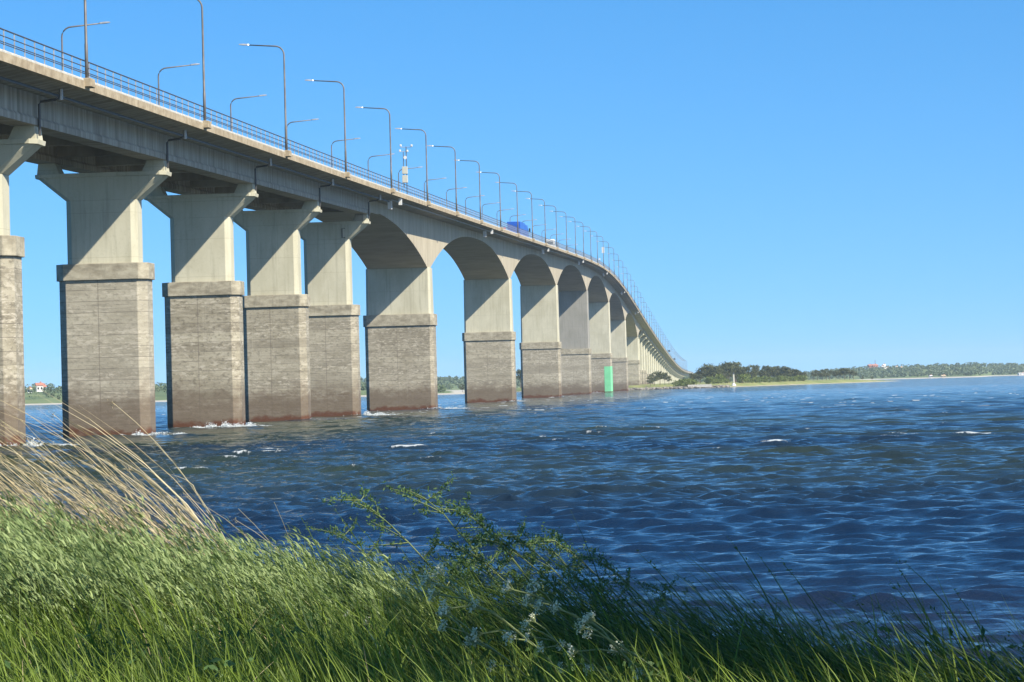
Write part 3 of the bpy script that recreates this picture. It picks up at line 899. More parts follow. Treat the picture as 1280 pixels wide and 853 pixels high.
# ------------------------------------------------------------------ trees of the island
def tree_variant(h, r, mat, seed, low=0.3, nclump=26, per=26, leaf=0.75):
    rg = np.random.default_rng(seed)
    e = empty('tree', (0, 0, 0))
    mb = MB()
    bend = rg.uniform(-0.3, 0.3, 2)
    tp = [(bend[0] * t * t, bend[1] * t * t, h * 0.9 * t) for t in np.linspace(0, 1, 6)]
    mb.tube(tp, [0.2, 0.17, 0.14, 0.11, 0.07, 0.03], 6)
    cents = []
    for i in range(nclump):
        t = low + (1 - low) * rg.uniform(0.05, 1.0) ** 0.8
        ang = rg.uniform(0, 6.28)
        pr_ = math.sqrt(max(0.05, 1 - ((t - 0.62) / 0.5) ** 2))
        rad = r * pr_ * rg.uniform(0.25, 1.0)
        c = np.array([math.cos(ang) * rad + bend[0] * t * t, math.sin(ang) * rad + bend[1] * t * t, h * (0.12 + 0.85 * t)])
        cents.append(c)
        if i % 3 == 0:
            zb = c[2] - 0.35 * rad
            mb.tube([(bend[0] * (zb / h) ** 2, bend[1] * (zb / h) ** 2, zb), tuple(c)], [0.06, 0.02], 4)
    mb.build('trunk', M['bark'], e)
    C = np.concatenate([c + rg.normal(0, 1, (per, 3)) * np.array([0.17, 0.17, 0.10]) * (r + 1.2) * rg.uniform(0.7, 1.3) for c in cents])
    tn = np.repeat(rg.uniform(0.0, 0.75, nclump), per) + rg.uniform(0, 0.25, nclump * per)
    V, F, T = leaf_cloud(C, leaf, rg, 0.7, tn)
    me = ndmesh('crown', V, F, T)
    link('crown', me, M[mat], e)
    return e
pines = [tree_variant(9.0, 2.7, 'pine', 100 + i, 0.25 + 0.1 * (i % 3)) for i in range(5)]
bushes = [tree_variant(3.4, 2.3, 'bush', 200 + i, 0.05, 18, 24, 0.6) for i in range(3)]
tr = np.random.default_rng(77)
used = set()
def plant(proto, u, w, s, label, cat, group, sz=None):
    x, y = W2(u, w)
    z = float(isl_z(np.array([u]), np.array([w]))[0]) - 0.15
    if id(proto) not in used:
        used.add(id(proto)); o = proto
    else:
        o = dup(proto)
    o.location = (x, y, z); o.rotation_euler = (0, 0, tr.uniform(0, 6.28)); o.scale = (s, s, s * (sz or 1.0))
    tag(o, label, cat, group)
    return o
# canopy height over the photograph's columns
for i in range(86):
    px = tr.uniform(866, 1006)
    front = np.interp(px, ISL_PX, ISL_W) + np.interp(px, [866, 890, 1006], [30, 45, 25])
    w = front + tr.uniform(5, 150) * (1 if px < 985 else 0.5)
    top = np.interp(px, [860, 872, 880, 892, 925, 955, 985, 1000, 1012], [466, 463.5, 460, 456.5, 456.0, 459.5, 459.5, 464, 470])
    hz = 482.9 - 0.0262 * (px - 640)
    need = (hz - top) * w / 3400 + 2.77 - 2.0
    s = max(0.45, need / 8.6 * tr.uniform(0.62, 1.10))
    plant(pines[i % 5], U(px, w), w, s, 'dark pine in the dense wood on the island', 'tree', 'pines of the island wood')
for px, w, s in ((813, 1085, 0.50), (818, 1092, 0.62), (825, 1096, 0.66), (831, 1100, 0.58), (836, 1098, 0.42)):
    plant(pines[int(px) % 5], U(px, w), w, s, 'dark bushy pine in the small clump before the far bridge piers', 'tree', 'pines by the far piers', 0.95)
for px, w, s in ((651, 1330, 1.0), (656, 1335, 1.05), (662, 1330, 0.9), (578, 1440, 0.5)):
    plant(pines[int(px) % 5], U(px, w), w, s, 'dark tree seen in the gap between two haunched piers', 'tree', 'trees between the piers')
for px, w, s in ((1017, 1400, 0.55), (1022, 1410, 0.68), (1028, 1405, 0.72), (1033, 1410, 0.76), (1037, 1415, 0.66), (1045, 1420, 0.64), (1050, 1425, 0.74), (1056, 1420, 0.78), (1062, 1425, 0.72), (1067, 1430, 0.6), (1078, 1440, 0.28), (1090, 1445, 0.25)):
    plant(pines[int(px) % 5], U(px, w), w, s, 'low dark tree in the loose row towards the tip of the island', 'tree', 'low trees towards the island tip', 0.85)
for i in range(34):
    px = 884 + i * 3.7 + tr.uniform(-2, 2)
    if 910 < px < 923: continue
    w = np.interp(px, ISL_PX, ISL_W) + tr.uniform(20, 38)
    s = tr.uniform(0.45, 0.85) * (1.35 if 897 < px < 907 or 924 < px < 934 else 1)
    plant(bushes[i % 3], U(px, w), w, s, 'light green bush at the foot of the island pines', 'bush', 'bushes along the island shore')
for i in range(5):
    w = 1085 + i * 2
    plant(bushes[i % 3], U(848 + i * 4.5, w), w, 0.9, 'green bush where the bridge meets the island wood', 'bush', 'bushes by the bridge end')

# rip-rap along the island shore
mbv = []; 
def rocks():
    rg = np.random.default_rng(9)
    mb = MB()
    for i in range(420):
        px = 782 + 130 * rg.uniform() ** 1.0
        w = np.interp(px, ISL_PX, ISL_W) + rg.uniform(-5, 12)
        x, y = W2(U(px, w), w); r = rg.uniform(0.3, 0.85)
        z = rg.uniform(0.0, 0.6)
        ico = [(0, 0, 1), (.89, 0, .45), (.28, .85, .45), (-.72, .53, .45), (-.72, -.53, .45), (.28, -.85, .45), (.72, .53, -.45), (-.28, .85, -.45), (-.89, 0, -.45), (-.28, -.85, -.45), (.72, -.53, -.45), (0, 0, -1)]
        f = [(0, 1, 2), (0, 2, 3), (0, 3, 4), (0, 4, 5), (0, 5, 1), (1, 6, 2), (2, 7, 3), (3, 8, 4), (4, 9, 5), (5, 10, 1), (6, 7, 2), (7, 8, 3), (8, 9, 4), (9, 10, 5), (10, 6, 1), (11, 7, 6), (11, 8, 7), (11, 9, 8), (11, 10, 9), (11, 6, 10)]
        mb.add([(x + a * r * rg.uniform(.75, 1.2), y + b * r * rg.uniform(.75, 1.2), z + c * r * rg.uniform(.5, .9)) for a, b, c in ico], f)
    tag(mb.build('shore_rocks', M['rock']), 'dark boulders strewn along the island waterline', 'rocks', kind='stuff')
rocks()
# beacon and slipway on the island
bx, by = W2(U(917, 1143), 1143)
e = empty('beacon', (bx, by, 0.45), 'slim pale beacon column on a sloped white foot at the island shore', 'beacon')
mb = MB(); mb.loft([[(r * math.cos(a), r * math.sin(a), z) for a in np.linspace(0, 2 * math.pi, 13)[:-1]] for r, z in ((1.1, 0), (0.85, 0.5), (0.5, 1.1))]); mb.build('foot', M['white_paint'], e)
mb = MB(); mb.tube([(0, 0, 1.2), (0, 0, 5.0)], [0.42, 0.36], 12); mb.build('column', M['cream_box'], e)
mb = MB(); mb.tube([(0, 0, 5.0), (0, 0, 5.15)], [0.55, 0.55], 12); mb.tube([(0, 0, 5.15), (0, 0, 5.7)], [0.25, 0.22], 10); mb.build('lantern', M['dark_sign'], e)
mb = MB(); x0, y0 = W2(U(874, 1088), 1088); mb.box((x0, y0, 0.9), (9.5, 5, 1.1), YAW)
tag(mb.build('slipway', M['kerb']), 'flat pale concrete slipway at the island shore near the bridge end', 'slipway')

# ------------------------------------------------------------------ far woods and houses
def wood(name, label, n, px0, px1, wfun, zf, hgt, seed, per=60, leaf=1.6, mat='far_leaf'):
    rg = np.random.default_rng(seed)
    px = rg.uniform(px0, px1, n); w = wfun(px, rg)
    u = U(px, w); z = zf(u, w); x, y = WA(u, w)
    ok = z > 0.8
    px, x, y, z = px[ok], x[ok], y[ok], z[ok]; n = len(px)
    H = hgt * rg.uniform(0.45, 1.25, n); rad = H * rg.uniform(0.4, 0.6, n)
    d = rg.normal(size=(n, per, 3)); d /= np.linalg.norm(d, axis=2)[:, :, None]; d *= rg.uniform(0.55, 1.0, (n, per, 1)) ** 0.5
    C = np.stack([x, y, z + H * 0.5], -1)[:, None, :] + d * np.stack([rad, rad, H * 0.5], -1)[:, None, :]
    tn = np.clip(rg.uniform(0, 0.75, n)[:, None] + rg.uniform(0, 0.25, (n, per)), 0, 1)
    V, F, T = leaf_cloud(C.reshape(-1, 3), leaf, rg, 0.8, tn.ravel())
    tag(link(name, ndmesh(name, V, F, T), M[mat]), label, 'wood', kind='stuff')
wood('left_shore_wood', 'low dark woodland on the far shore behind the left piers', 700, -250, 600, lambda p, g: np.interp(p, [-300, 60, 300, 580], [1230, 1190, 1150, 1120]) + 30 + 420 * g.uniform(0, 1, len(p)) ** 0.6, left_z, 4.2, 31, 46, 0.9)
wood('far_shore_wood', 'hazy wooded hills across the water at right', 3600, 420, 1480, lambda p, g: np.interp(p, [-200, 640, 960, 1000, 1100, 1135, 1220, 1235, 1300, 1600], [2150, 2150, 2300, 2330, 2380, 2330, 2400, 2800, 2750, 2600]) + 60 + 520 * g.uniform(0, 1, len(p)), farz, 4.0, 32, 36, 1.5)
def house(px, w, zf, wd, dp, h, rh, wall, roof, label, name='house', sink=0.3, zo=None, rz=0.3):
    u = U(px, w); x, y = W2(u, w); z = float(zf(np.array([u]), np.array([w]))[0]) if zo is None else zo
    e = empty(name, (x, y, z - sink), label, 'house', None, YAW + rz)
    mb = MB(); mb.box((0, 0, h / 2), (wd, dp, h)); mb.build('wall', M[wall], e)
    mb = MB(); o_ = 0.4
    mb.loft([[(sx * (wd / 2 + o_), -dp / 2 - o_, h + 0.02), (sx * (wd / 2 + o_), dp / 2 + o_, h + 0.02), (sx * (wd / 2 + o_), 0, h + rh)] for sx in (-1, 1)])
    rf = mb.build('roof', M[roof], e)
    mb = MB(); mb.box((wd * 0.2, 0, h + rh), (0.7, 0.7, 1.4)); mb.build('chimney', M['roof_red'], rf)
    k = max(2, int(wd / 2.4))
    for i in range(k):
        mb = MB(); mb.box((-wd / 2 + wd * (i + 0.5) / k, -dp / 2 - 0.03, h * 0.55), (0.9, 0.06, 1.2)); mb.build('window', M['dark_glass'], e)
house(49.5, 1420, left_z, 3.4, 4, 3.2, 1.5, 'house_white', 'roof_red', 'white house with a red roof on the wooded ridge between the two left piers', zo=6.6)
house(54.5, 1424, left_z, 2.2, 3, 2.6, 1.2, 'house_white', 'roof_red', 'smaller white house just right of the red-roofed one between the left piers', zo=6.4)
house(37, 1400, left_z, 2.0, 3, 1.8, 0.8, 'house_white', 'house_ochre', 'tiny pale hut half hidden in trees left of the red-roofed house', zo=6.1)
house(1087.5, 2840, farz, 3.2, 5, 2.0, 1.4, 'roof_red', 'roof_red', 'small red building at the left end of the long red roof on the hill', zo=12.6)
house(1093.5, 2845, farz, 5.5, 6, 1.6, 1.6, 'roof_red', 'roof_red', 'long red building on the wooded hill across the water', zo=13.0)
house(1105.5, 2780, farz, 2.2, 4, 4.2, 1.2, 'house_white', 'house_white', 'tallest white house in the cluster right of the red building', zo=10.2)
house(1109.5, 2782, farz, 1.8, 4, 2.0, 0.8, 'house_white', 'house_white', 'low white house at the right foot of the tallest white house', zo=9.6)
house(1103, 2778, farz, 1.4, 3, 2.2, 0.8, 'house_white', 'house_white', 'narrow white house left of the tallest white one on the hill', zo=10.8)
house(1121, 2790, farz, 1.6, 3, 1.8, 0.8, 'house_white', 'house_ochre', 'pale house left of a similar one among trees on the hill', zo=10.6)
house(1127, 2792, farz, 1.6, 3, 1.6, 0.8, 'house_white', 'house_ochre', 'pale house furthest right among the trees on the hill', zo=10.3)
house(1163.5, 2360, farz, 2.0, 3, 1.4, 0.7, 'house_white', 'house_white', 'white beach hut on the pale sand bar across the water', 'beach_hut', zo=1.0)
house(1179, 2365, farz, 3.6, 3, 1.2, 0.8, 'house_ochre', 'house_ochre', 'ochre beach cabin on the pale sand bar', 'beach_hut', zo=1.0)
house(1277, 2700, farz, 7.0, 4, 1.6, 0.6, 'house_white', 'house_white', 'long low white shed on the shore at the right edge', 'shed', zo=0.9)
x, y = W2(U(1094.5, 2850), 2850)
e = empty('radio_mast', (x, y, 9), 'thin radio mast rising from the hill behind the red building', 'mast')
mb = MB(); mb.tube([(0, 0, 0), (0, 0, 11.5)], [0.35, 0.22], 6); mb.build('pole', M['rail_metal'], e)

# ------------------------------------------------------------------ the near bank
def edge_w(u): return np.interp(u, [-6, -3, -1, 0, 1.2, 2.5, 6], [17.0, 16.4, 15.4, 14.6, 13.4, 12.0, 9.0])
def bank_z(u, w):
    e_ = edge_w(u)
    d = np.maximum(0, w - e_)
    z = 1.22 - 0.035 * np.clip(u, -4, 8) + np.where(u < -0.5, 0.05, 0)
    return np.maximum(-0.8, z - 0.34 * d - 0.02 * d * d) + 0.05 * sm_noise(u, w, 1.6, 8) + 0.02 * sm_noise(u, w, 0.5, 9)
land('bank', np.linspace(-14, 12, 170), np.linspace(-6, 24, 200), bank_z, M['soil'])
LEFT = np.array([-RIGHT[0], -RIGHT[1], 0.0])
BACK = np.array([-FWD[0], -FWD[1], 0.0])
def wind(n, rg, spread=0.35):
    a = rg.normal(0, spread, n)
    return LEFT[None] * np.cos(a)[:, None] + BACK[None] * np.sin(a)[:, None]
def base_pts(u, w, sink=0.03):
    x, y = WA(u, w)
    return np.stack([x, y, bank_z(u, w) - sink], -1)
def field(n, rg, w0, w1, half=0.26, extra=0.8):
    w = np.sqrt(rg.uniform(w0 ** 2, w1 ** 2, n)); u = rg.uniform(-1, 1, n) * (half * w + extra)
    return u, w
def grass():
    rg = np.random.default_rng(21)
    parts = []
    # short green turf, tufted
    u, w = field(76000, rg, 8.6, 16.8)
    cl = sm_noise(u, w, 0.9, 12); big = sm_noise(u, w, 2.6, 13)
    keep = (w < edge_w(u) + 2.2) & (rg.uniform(0, 1, len(u)) < 0.75 + 0.6 * cl)
    u, w, cl, big = u[keep], w[keep], cl[keep], big[keep]; n = len(u)
    right = np.clip((u + 0.3) / 2.2, 0, 1)
    h = (0.28 + 0.24 * cl + 0.16 * big + 0.08 * (1 - right)) * rg.uniform(0.55, 1.35, n)
    h = np.maximum(h, 0.12)
    bend = rg.uniform(0.05, 0.75, n) + 0.25 * right
    tn = np.clip(rg.normal(0.5, 0.2, n) + 0.5 * big + 0.3 * cl, 0, 1)
    parts.append(blades(base_pts(u, w), h, rg.uniform(0.005, 0.0105, n), wind(n, rg, 1.15), bend, rg, 4, None, tn))
    # longer, broader blades
    u, w = field(8500, rg, 9.0, 15.5)
    keep = w < edge_w(u) + 1.2
    u, w = u[keep], w[keep]; n = len(u)
    parts.append(blades(base_pts(u, w), rg.uniform(0.35, 0.68, n), rg.uniform(0.010, 0.017, n), wind(n, rg, 0.9), rg.uniform(0.2, 1.0, n), rg, 6, None, np.clip(rg.normal(0.6, 0.25, n), 0, 1)))
    u, w = field(1300, rg, 8.8, 15.5); n = len(u)
    parts.append(blades(base_pts(u, w), rg.uniform(0.5, 0.82, n), rg.uniform(0.004, 0.007, n), wind(n, rg, 0.7), rg.uniform(0.2, 0.7, n), rg, 6, None, rg.uniform(0.85, 1.0, n), 4.0))
    V, F, T = join(parts)
    tag(link('bank_grass', ndmesh('bank_grass', V, F, T), M['grass']), 'windblown green grass covering the near bank', 'grass', kind='stuff')
    # long dark grass over the right-hand edge of the bank
    rg = np.random.default_rng(23)
    u, w = field(34000, rg, 10.5, 17.0, 0.27)
    ew = edge_w(u)
    keep = (u > -0.9) & (w > ew - 1.6) & (w < ew + 1.6)
    u, w = u[keep], w[keep]; n = len(u)
    h = rg.uniform(0.40, 0.95, n) * (1.0 + 0.3 * sm_noise(u, w, 0.8, 14)) * np.interp(u, [-0.9, 0, 1.5, 3], [0.75, 1, 1, 0.8])
    V1 = blades(base_pts(u, w), h, rg.uniform(0.005, 0.010, n), wind(n, rg, 0.4), rg.uniform(0.45, 1.15, n), rg, 6, None, np.clip(rg.normal(0.3, 0.2, n), 0, 1))
    # thin culms with small seed heads standing against the water
    k = 130
    uu = rg.uniform(-1.0, 3.0, k); ww = edge_w(uu) + rg.uniform(-0.6, 1.2, k)
    b = base_pts(uu, ww); hh = rg.uniform(0.55, 1.0, k); ln = wind(k, rg, 0.3); bd = rg.uniform(0.3, 0.75, k)
    V2 = blades(b, hh, np.full(k, 0.006), ln, bd, rg, 7, np.full(k, YAW), np.full(k, 0.35), 6.0)
    tt = rg.uniform(0.84, 1.0, (k, 8))
    cs = b[:, None, :] + ln[:, None, :] * ((hh * bd)[:, None] * tt ** 1.7)[:, :, None]
    cs[:, :, 2] += hh[:, None] * (tt - 0.32 * bd[:, None] * tt ** 2)
    cs = (cs + rg.normal(0, 0.006, cs.shape)).reshape(-1, 3)
    V3 = leaf_cloud(cs, 0.022, rg, 0.3, np.full(k * 8, 0.4))
    V, F, T = join([V1, V2, V3])
    tag(link('edge_grass', ndmesh('edge_grass', V, F, T), M['grass']), 'long dark grass and thin stalks bent over the right edge of the bank', 'grass', kind='stuff')
grass()
def weeds():
    rg = np.random.default_rng(27)
    k = 260
    u, w = field(k, rg, 9.2, 15.6)
    ok = w < edge_w(u) + 0.5; u, w = u[ok], w[ok]; k = len(u)
    per = 26
    h = rg.uniform(0.22, 0.5, k)
    C = base_pts(u, w)[:, None, :] + rg.normal(0, 1, (k, per, 3)) * np.array([0.10, 0.10, 0.0]) + np.stack([np.zeros((k, per)), np.zeros((k, per)), h[:, None] * rg.uniform(0.35, 1.0, (k, per))], -1)
    tn = np.repeat(np.clip(rg.normal(0.35, 0.22, k), 0, 1), per)
    V, F, T = leaf_cloud(C.reshape(-1, 3), 0.052, rg, 0.40, tn, 0.0)
    tag(link('bank_weeds', ndmesh('bank_weeds', V, F, T), M['hemlock']), 'low broad-leaved weeds mixed into the bank grass', 'weeds', kind='stuff')
weeds()
def meadow():
    rg = np.random.default_rng(25)
    n = 3150
    u = rg.uniform(-5.1, -0.15, n); w = rg.uniform(12.6, 17.3, n)
    keep = (w < edge_w(u) + 1.0) & (w > 13.2 + 0.25 * (u + 4) + rg.normal(0, 0.25, n)) & (np.abs(u) < 0.27 * w + 0.8)
    u, w = u[keep], w[keep]; n = len(u)
    h = np.interp(u, [-4, -2.5, -1.5, -0.8, 0], [1.02, 0.95, 0.80, 0.66, 0.5]) * rg.uniform(0.62, 1.08, n) * (1 + 0.16 * sm_noise(u, w, 1.1, 15))
    b = base_pts(u, w); ln = wind(n, rg, 0.45); bd = rg.uniform(0.25, 0.75, n)
    stems = blades(b, h, np.full(n, 0.006), ln, bd, rg, 5, None, rg.uniform(0, 0.4, n), 4.0)
    per = 52
    t = rg.uniform(0.5, 1.03, (n, per))
    P = b[:, None, :] + ln[:, None, :] * (h[:, None] * bd[:, None] * t ** 1.7)[:, :, None]
    P[:, :, 2] += h[:, None] * (t - 0.32 * bd[:, None] * t ** 2)
    P = P + rg.normal(0, 1, P.shape) * np.array([0.03, 0.03, 0.02])
    P = P.reshape(-1, 3); m = len(P)
    L = wind(m, rg, 0.55)
    tn = np.clip(np.repeat(rg.normal(0.5, 0.22, n), per) + rg.normal(0, 0.12, m), 0, 1)
    lv = blades(P, rg.uniform(0.035, 0.075, m), rg.uniform(0.006, 0.0135, m), L, rg.uniform(0.5, 1.7, m), rg, 2, None, tn, 2.0)
    V, F, T = join([stems, lv])
    tag(link('meadow_plants', ndmesh('meadow_plants', V, F, T), M['meadow']), 'pale silvery green meadow plants bowed by the wind at left', 'plants', kind='stuff')
meadow()

# ------------------------------------------------------------------ dry reeds
def reed_variant(L, bend, seed):
    rg = np.random.default_rng(seed)
    n = 10
    pts = []
    x = z = 0.0; ang = 0.35
    for i in range(n + 1):
        pts.append((-x, rg.normal(0, 0.004), z))
        t = i / n
        ang = 0.38 + bend * t ** 1.3
        x += math.sin(ang) * L / n; z += math.cos(ang) * L / n
    mb = MB(); mb.tube(pts, [0.0052 - 0.0032 * i / n for i in range(n + 1)], 5)
    me = mb.mesh('reed'); a = me.attributes.new('tint', 'FLOAT', 'POINT'); a.data.foreach_set('value', np.full(len(me.vertices), rg.uniform(0.3, 1.0), np.float32))
    o = link('dry_reed', me, M['reed'])
    # strap leaves and a thin plume
    for j in (4, 6, 7):
        b = np.array([pts[j]]); ln = np.array([[-0.9, rg.normal(0, 0.35), 0.0]])
        v, f, tt = blades(b, np.array([rg.uniform(0.18, 0.4)]), np.array([0.011]), ln, np.array([1.5]), rg, 5, np.array([1.57 + rg.normal(0, .5)]), np.array([rg.uniform(0.1, 0.8)]))
        link('leaf', ndmesh('leaf', v, f, tt), M['reed'], o)
    if seed % 3 != 0:
        c = np.repeat(np.array([pts[-1]]), 10, 0) + rg.normal(0, 1, (10, 3)) * np.array([0.03, 0.006, 0.03]) * 0.7
        v, f, tt = leaf_cloud(c, 0.035, rg, 0.2, np.full(10, 0.3))
        link('seed_head', ndmesh('seed_head', v, f, tt), M['reed'], o)
    return o
def reeds():
    rg = np.random.default_rng(41)
    LS = (2.5, 2.2, 2.8, 1.8, 2.4, 2.0, 2.65, 1.5)
    protos = [reed_variant(L, b, 300 + i) for i, (L, b) in enumerate(((2.5, 0.5), (2.2, 0.75), (2.8, 0.62), (1.8, 0.5), (2.4, 0.95), (2.0, 0.4), (2.65, 0.8), (1.5, 0.7)))]
    first = set()
    lab = 'dry straw-coloured reed leaning left in the thick stand before the left piers'
    for i in range(290):
        u = -4.8 + 3.45 * rg.beta(1.5, 1.05) if i < 280 else rg.uniform(-1.5, -0.9)
        w = edge_w(u) + rg.uniform(-0.1, 1.9)
        k = int(rg.integers(0, 8)); p = protos[k]
        if k in first: o = dup(p)
        else: first.add(k); o = p
        x, y = W2(u, w)
        s = rg.uniform(0.64, 0.86) * min(1.0, 2.25 / LS[k]) * float(np.interp(u, [-4.6, -2.4, -1.4, -0.6], [1.0, 1.0, 0.92, 0.8]))
        o.location = (x, y, float(bank_z(np.array([u]), np.array([w]))[0]) - 0.05)
        o.rotation_euler = (rg.normal(0, 0.06), rg.normal(0, 0.07), YAW + rg.normal(0, 0.35)); o.scale = (s, s, s)
        tag(o, lab, 'reed', 'dry reeds on the bank')
reeds()
def straw():
    rg = np.random.default_rng(47)
    n = 1000
    u = -4.7 + 3.35 * rg.beta(1.3, 1.1, n); w = edge_w(u) + rg.uniform(-0.3, 1.6, n)
    a = blades(base_pts(u, w), rg.uniform(1.2, 2.05, n), np.full(n, 0.0065), wind(n, rg, 0.3), rg.uniform(0.55, 0.9, n), rg, 6, None, None, 4.0)
    u, w = field(1500, rg, 8.8, 15.0); n = len(u)
    b = blades(base_pts(u, w), rg.uniform(0.2, 0.55, n), rg.uniform(0.003, 0.007, n), wind(n, rg, 1.4), rg.uniform(0.2, 1.4, n), rg, 5, None, None, 3.0)
    V, F, T = join([a, b])
    tag(link('dry_straw', ndmesh('dry_straw', V, F, T), M['reed']), 'fine dry straw between the reeds and scattered through the green grass', 'straw', kind='stuff')
straw()

# ------------------------------------------------------------------ feathery plants and white umbels
def curve_pts(L, a0, a1, n, rg, wob=0.01):
    pts = []; x = z = 0.0
    for i in range(n + 1):
        pts.append(np.array((-x, rg.normal(0, wob), z)))
        a = a0 + (a1 - a0) * (i / n); x += math.sin(a) * L / n; z += math.cos(a) * L / n
    return pts
def set_tint(me, v):
    a = me.attributes.new('tint', 'FLOAT', 'POINT'); a.data.foreach_set('value', np.full(len(me.vertices), v, np.float32))
def hemlock(seed, L, dens=1.0):
    rg = np.random.default_rng(seed)
    e = empty('feathery_plant', (0, 0, 0))
    sp = curve_pts(L, 0.30, 0.95, 12, rg)
    mb = MB(); mb.tube([tuple(p) for p in sp], [0.009 - 0.0065 * i / 12 for i in range(13)], 6)
    fol = []
    for j in range(4, 13):
        for q in range(2 if j < 11 else 3):
            p = sp[j] if j < 12 else sp[12]
            bl = rg.uniform(0.12, 0.34) * (1.15 - 0.045 * j)
            az = rg.normal(0, 0.9) + (math.pi if rg.uniform() < 0.25 else 0); el = rg.uniform(-0.2, 0.75)
            d = np.array((-math.cos(az) * math.cos(el), math.sin(az) * math.cos(el) * 0.9, math.sin(el)))
            bp = [p + d * bl * t + np.array((-0.06 * t * t, 0, 0.015 * t)) for t in (0, 0.35, 0.7, 1.0)]
            mb.tube([tuple(b) for b in bp], [0.0036, 0.003, 0.002, 0.0012], 4)
            # pinnate fronds along the branchlet
            m = int(48 * dens)
            t = rg.uniform(0.3, 1.1, m)
            side = np.cross(d, np.array((0, 0.4, 1.0))); side /= np.linalg.norm(side) + 1e-6
            c = p + d * (bl * t)[:, None] + side * (rg.normal(0, 0.028, m) * (1.25 - t))[:, None] + np.stack([-0.06 * t * t, rg.normal(0, 0.012, m), 0.015 * t + rg.normal(0, 0.012, m)], -1)
            fol.append(leaf_cloud(c, 0.021, rg, 0.38, np.clip(rg.normal(0.45, 0.22, m), 0, 1)))
    me = mb.mesh('stem'); set_tint(me, rg.uniform(0, 0.7)); link('stem', me, M['stem'], e)
    V, F, T = join(fol); link('foliage', ndmesh('foliage', V, F, T), M['hemlock'], e)
    return e
hp = [hemlock(400 + i, L) for i, L in enumerate((1.25, 1.05, 1.4, 0.9))]
hr = np.random.default_rng(55)
hused = set()
hspots = [(-0.42, 15.2, .72), (-0.22, 15.5, .78), (-0.08, 15.3, .9), (0.06, 15.5, .98), (0.18, 15.0, 1.0), (0.30, 15.4, .95), (0.42, 15.2, .98), (0.54, 14.8, .92), (0.66, 15.0, .95), (0.80, 14.8, .88), (0.95, 14.6, .85),
          (0.18, 15.3, .8), (0.38, 14.9, .8), (-0.75, 15.3, .55), (1.10, 14.4, .78), (1.28, 14.2, .72), (0.48, 15.4, .92), (0.0, 15.1, .75), (0.72, 14.6, .75), (1.48, 14.0, .62), (1.7, 13.7, .6), (0.26, 14.7, .7), (0.60, 14.4, .7), (0.88, 14.2, .66), (1.12, 14.0, .6), (0.10, 14.8, .66)]
for i, (u, w, s) in enumerate(hspots):
    k = i % 4
    o = hp[k] if k not in hused else dup(hp[k]); hused.add(k)
    x, y = W2(u, w)
    o.location = (x, y, float(bank_z(np.array([u]), np.array([w]))[0]) - 0.03)
    s *= 1.16
    o.rotation_euler = (0, 0, YAW + hr.normal(0, 0.45)); o.scale = (s, s, s)
    tag(o, 'dark feathery-leaved wild plant bent left against the blue water in the middle', 'wild plant', 'feathery plants at the bank edge')
def umbel_plant(seed, L):
    rg = np.random.default_rng(seed)
    e = empty('umbel_flower', (0, 0, 0))
    sp = curve_pts(L, 0.35, 1.15, 10, rg)
    mb = MB(); mb.tube([tuple(p) for p in sp], [0.0085 - 0.005 * i / 10 for i in range(11)], 6)
    heads = []
    for j in (6, 7, 8, 9, 10):
        p = sp[j]
        for q in range(1 if j < 9 else 2):
            d = np.array((-rg.uniform(0.3, 1), rg.normal(0, 0.5), rg.uniform(0.0, 0.7))); d /= np.linalg.norm(d)
            t = p + d * rg.uniform(0.10, 0.2)
            mb.tube([tuple(p), tuple((p + t) / 2 + np.array((0, 0, .012))), tuple(t)], [0.004, 0.0034, 0.003], 5)
            e1 = np.cross(d, np.array((0.1, 1.0, 0.2))); e1 /= np.linalg.norm(e1); e2 = np.cross(d, e1)
            hv = []
            for k in range(9):
                a = 2 * math.pi * k / 9 + rg.normal(0, 0.2)
                rr_ = 0.027 * rg.uniform(0.4, 1)
                x = e1 * math.cos(a) * rr_ + e2 * math.sin(a) * rr_ + d * 0.034
                mb.tube([tuple(t), tuple(t + x)], [0.0016, 0.001], 3)
                hv.append(t + x + rg.normal(0, 1, (9, 3)) * 0.006)
            heads.append(np.concatenate(hv))
    me = mb.mesh('stem'); set_tint(me, 0.9); link('stem', me, M['stem'], e)
    for c in heads:
        v, f, tt = leaf_cloud(c, 0.0085, rg, 0.9, None, 1.0); link('flower_head', ndmesh('flower_head', v, f, tt), M['umbel'], e)
    c = np.concatenate([np.repeat(sp[j][None], 26, 0) + rg.normal(0, 1, (26, 3)) * np.array((0.07, 0.05, 0.03)) for j in (3, 4, 5)])
    v, f, tt = leaf_cloud(c, 0.05, rg, 0.4, rg.uniform(0.4, 1, len(c))); link('leaves', ndmesh('leaves', v, f, tt), M['hemlock'], e)
    return e
ups = [umbel_plant(500, 0.85), umbel_plant(501, 0.75), umbel_plant(502, 0.9)]
uspots = [(0.34, 11.8, 1.12, 'pale stem of white flower heads left of the other lit flowers in the dark grass', 0),
          (0.22, 11.9, .95, 'shorter white-flowered stem behind the leftmost lit flower stem', 1),
          (0.70, 11.6, 1.05, 'white flower stem in the right-hand flowering clump, the taller one', 2),
          (0.84, 11.5, .95, 'white flower stem furthest right in the dark grass', 1),
          (0.55, 11.7, .85, 'small white flower stem between the two flowering clumps', 0),
          (-0.42, 13.6, .62, 'low white flower stem left of the flowering clumps, half hidden in shade', 2)]
uused = set()
for u, w, s, lb, k in uspots:
    o = ups[k] if k not in uused else dup(ups[k]); uused.add(k)
    x, y = W2(u, w)
    o.location = (x, y, float(bank_z(np.array([u]), np.array([w]))[0]) - 0.03)
    o.rotation_euler = (0, 0, YAW + hr.normal(0, 0.3)); o.scale = (s, s, s)
    tag(o, lb, 'wildflower', 'white umbel flowers')

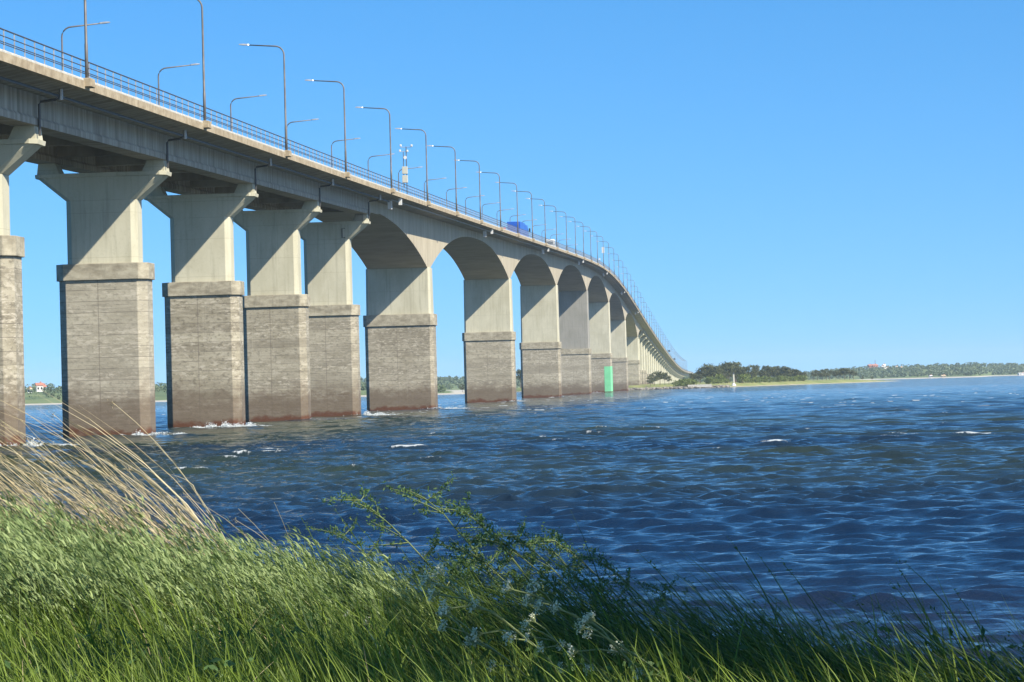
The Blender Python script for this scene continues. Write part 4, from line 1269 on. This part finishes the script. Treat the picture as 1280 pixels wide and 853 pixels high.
# ------------------------------------------------------------------ the tree right of the camera that shades the middle of the bank
sd = np.array((sun_dir.x, sun_dir.y)); sd /= np.linalg.norm(sd)
e = tree_variant(7.0, 2.3, 'bush', 900, 0.35, 74, 66, 0.30)
e.name = 'shade_tree'
cu, cw = 2.75, 13.1
x, y = W2(cu, cw)
e.location = (x + sd[0] * 4.9, y + sd[1] * 4.9, 0.6)
tag(e, 'leafy tree beside the bank whose shade falls over the dark grass', 'tree')

e = tree_variant(7.2, 0.75, 'bush', 903, 0.62, 15, 34, 0.22)  # added tree out of view, there only to shade a patch of the left grass
e.name = 'shade_tree'
x, y = W2(-1.0, 12.0)
e.location = (x + sd[0] * 6.0, y + sd[1] * 6.0, 0.8)
tag(e, 'unseen young tree added right of the bank to throw a patch of shade at left', 'tree')

# ------------------------------------------------------------------ surf thrown up at the piers
def spray():
    rg = np.random.default_rng(61)
    parts = []
    for cx, cy, ln, hg, n0 in ((2.6, 184.4, 1.6, 0.55, 260), (4.3, 186.0, 1.2, 0.4, 160), (1.6, 219.0, 2.2, 0.85, 520), (3.6, 219.2, 1.5, 0.7, 300), (4.0, 291.0, 2.0, 1.0, 520), (5.6, 290.0, 1.5, 0.5, 240),
                              (5.0, 353.0, 2.2, 0.6, 300), (7.0, 352.5, 1.8, 0.4, 200), (3.6, 150.5, 1.6, 0.9, 400), (1.8, 149.4, 1.5, 0.5, 200), (4.5, 482.0, 2.0, 0.5, 160), (-1.0, 872, 3.0, 0.6, 120)):
        n = n0 * 5
        x = rg.normal(0, 0.5, n) * ln; y = rg.normal(0, 0.25, n) * ln
        z = np.abs(rg.normal(0, 0.33, n)) * hg * 0.7 * np.exp(-(x / ln) ** 2) * (0.5 + 0.5 * np.sin(x * 5.0 + cy))
        parts.append(leaf_cloud(np.stack([cx + x, cy + y, z + 0.05], -1), 0.075, rg, 0.8))
    V, F, T = join(parts)
    tm = NT('sea_spray'); tm.bsdf((0.58, 0.62, 0.63), 0.6)
    tag(link('surf_spray', ndmesh('surf_spray', V, F, T), tm.m), 'white surf thrown up where the waves hit the pier feet', 'surf', kind='stuff')
spray()

# ------------------------------------------------------------------ sea air
t = NT('sea_air')
pv = t.t.nodes.new('ShaderNodeVolumePrincipled')
pv.inputs['Color'].default_value = (0.72, 0.90, 1.0, 1.0)
pv.inputs['Density'].default_value = 0.00009
t.t.links.new(pv.outputs[0], t.out.inputs['Volume'])
mb = MB(); mb.box((0, 0, 31.0), (15000, 15000, 74.0))
tag(mb.build('haze', t.m), kind='stuff')
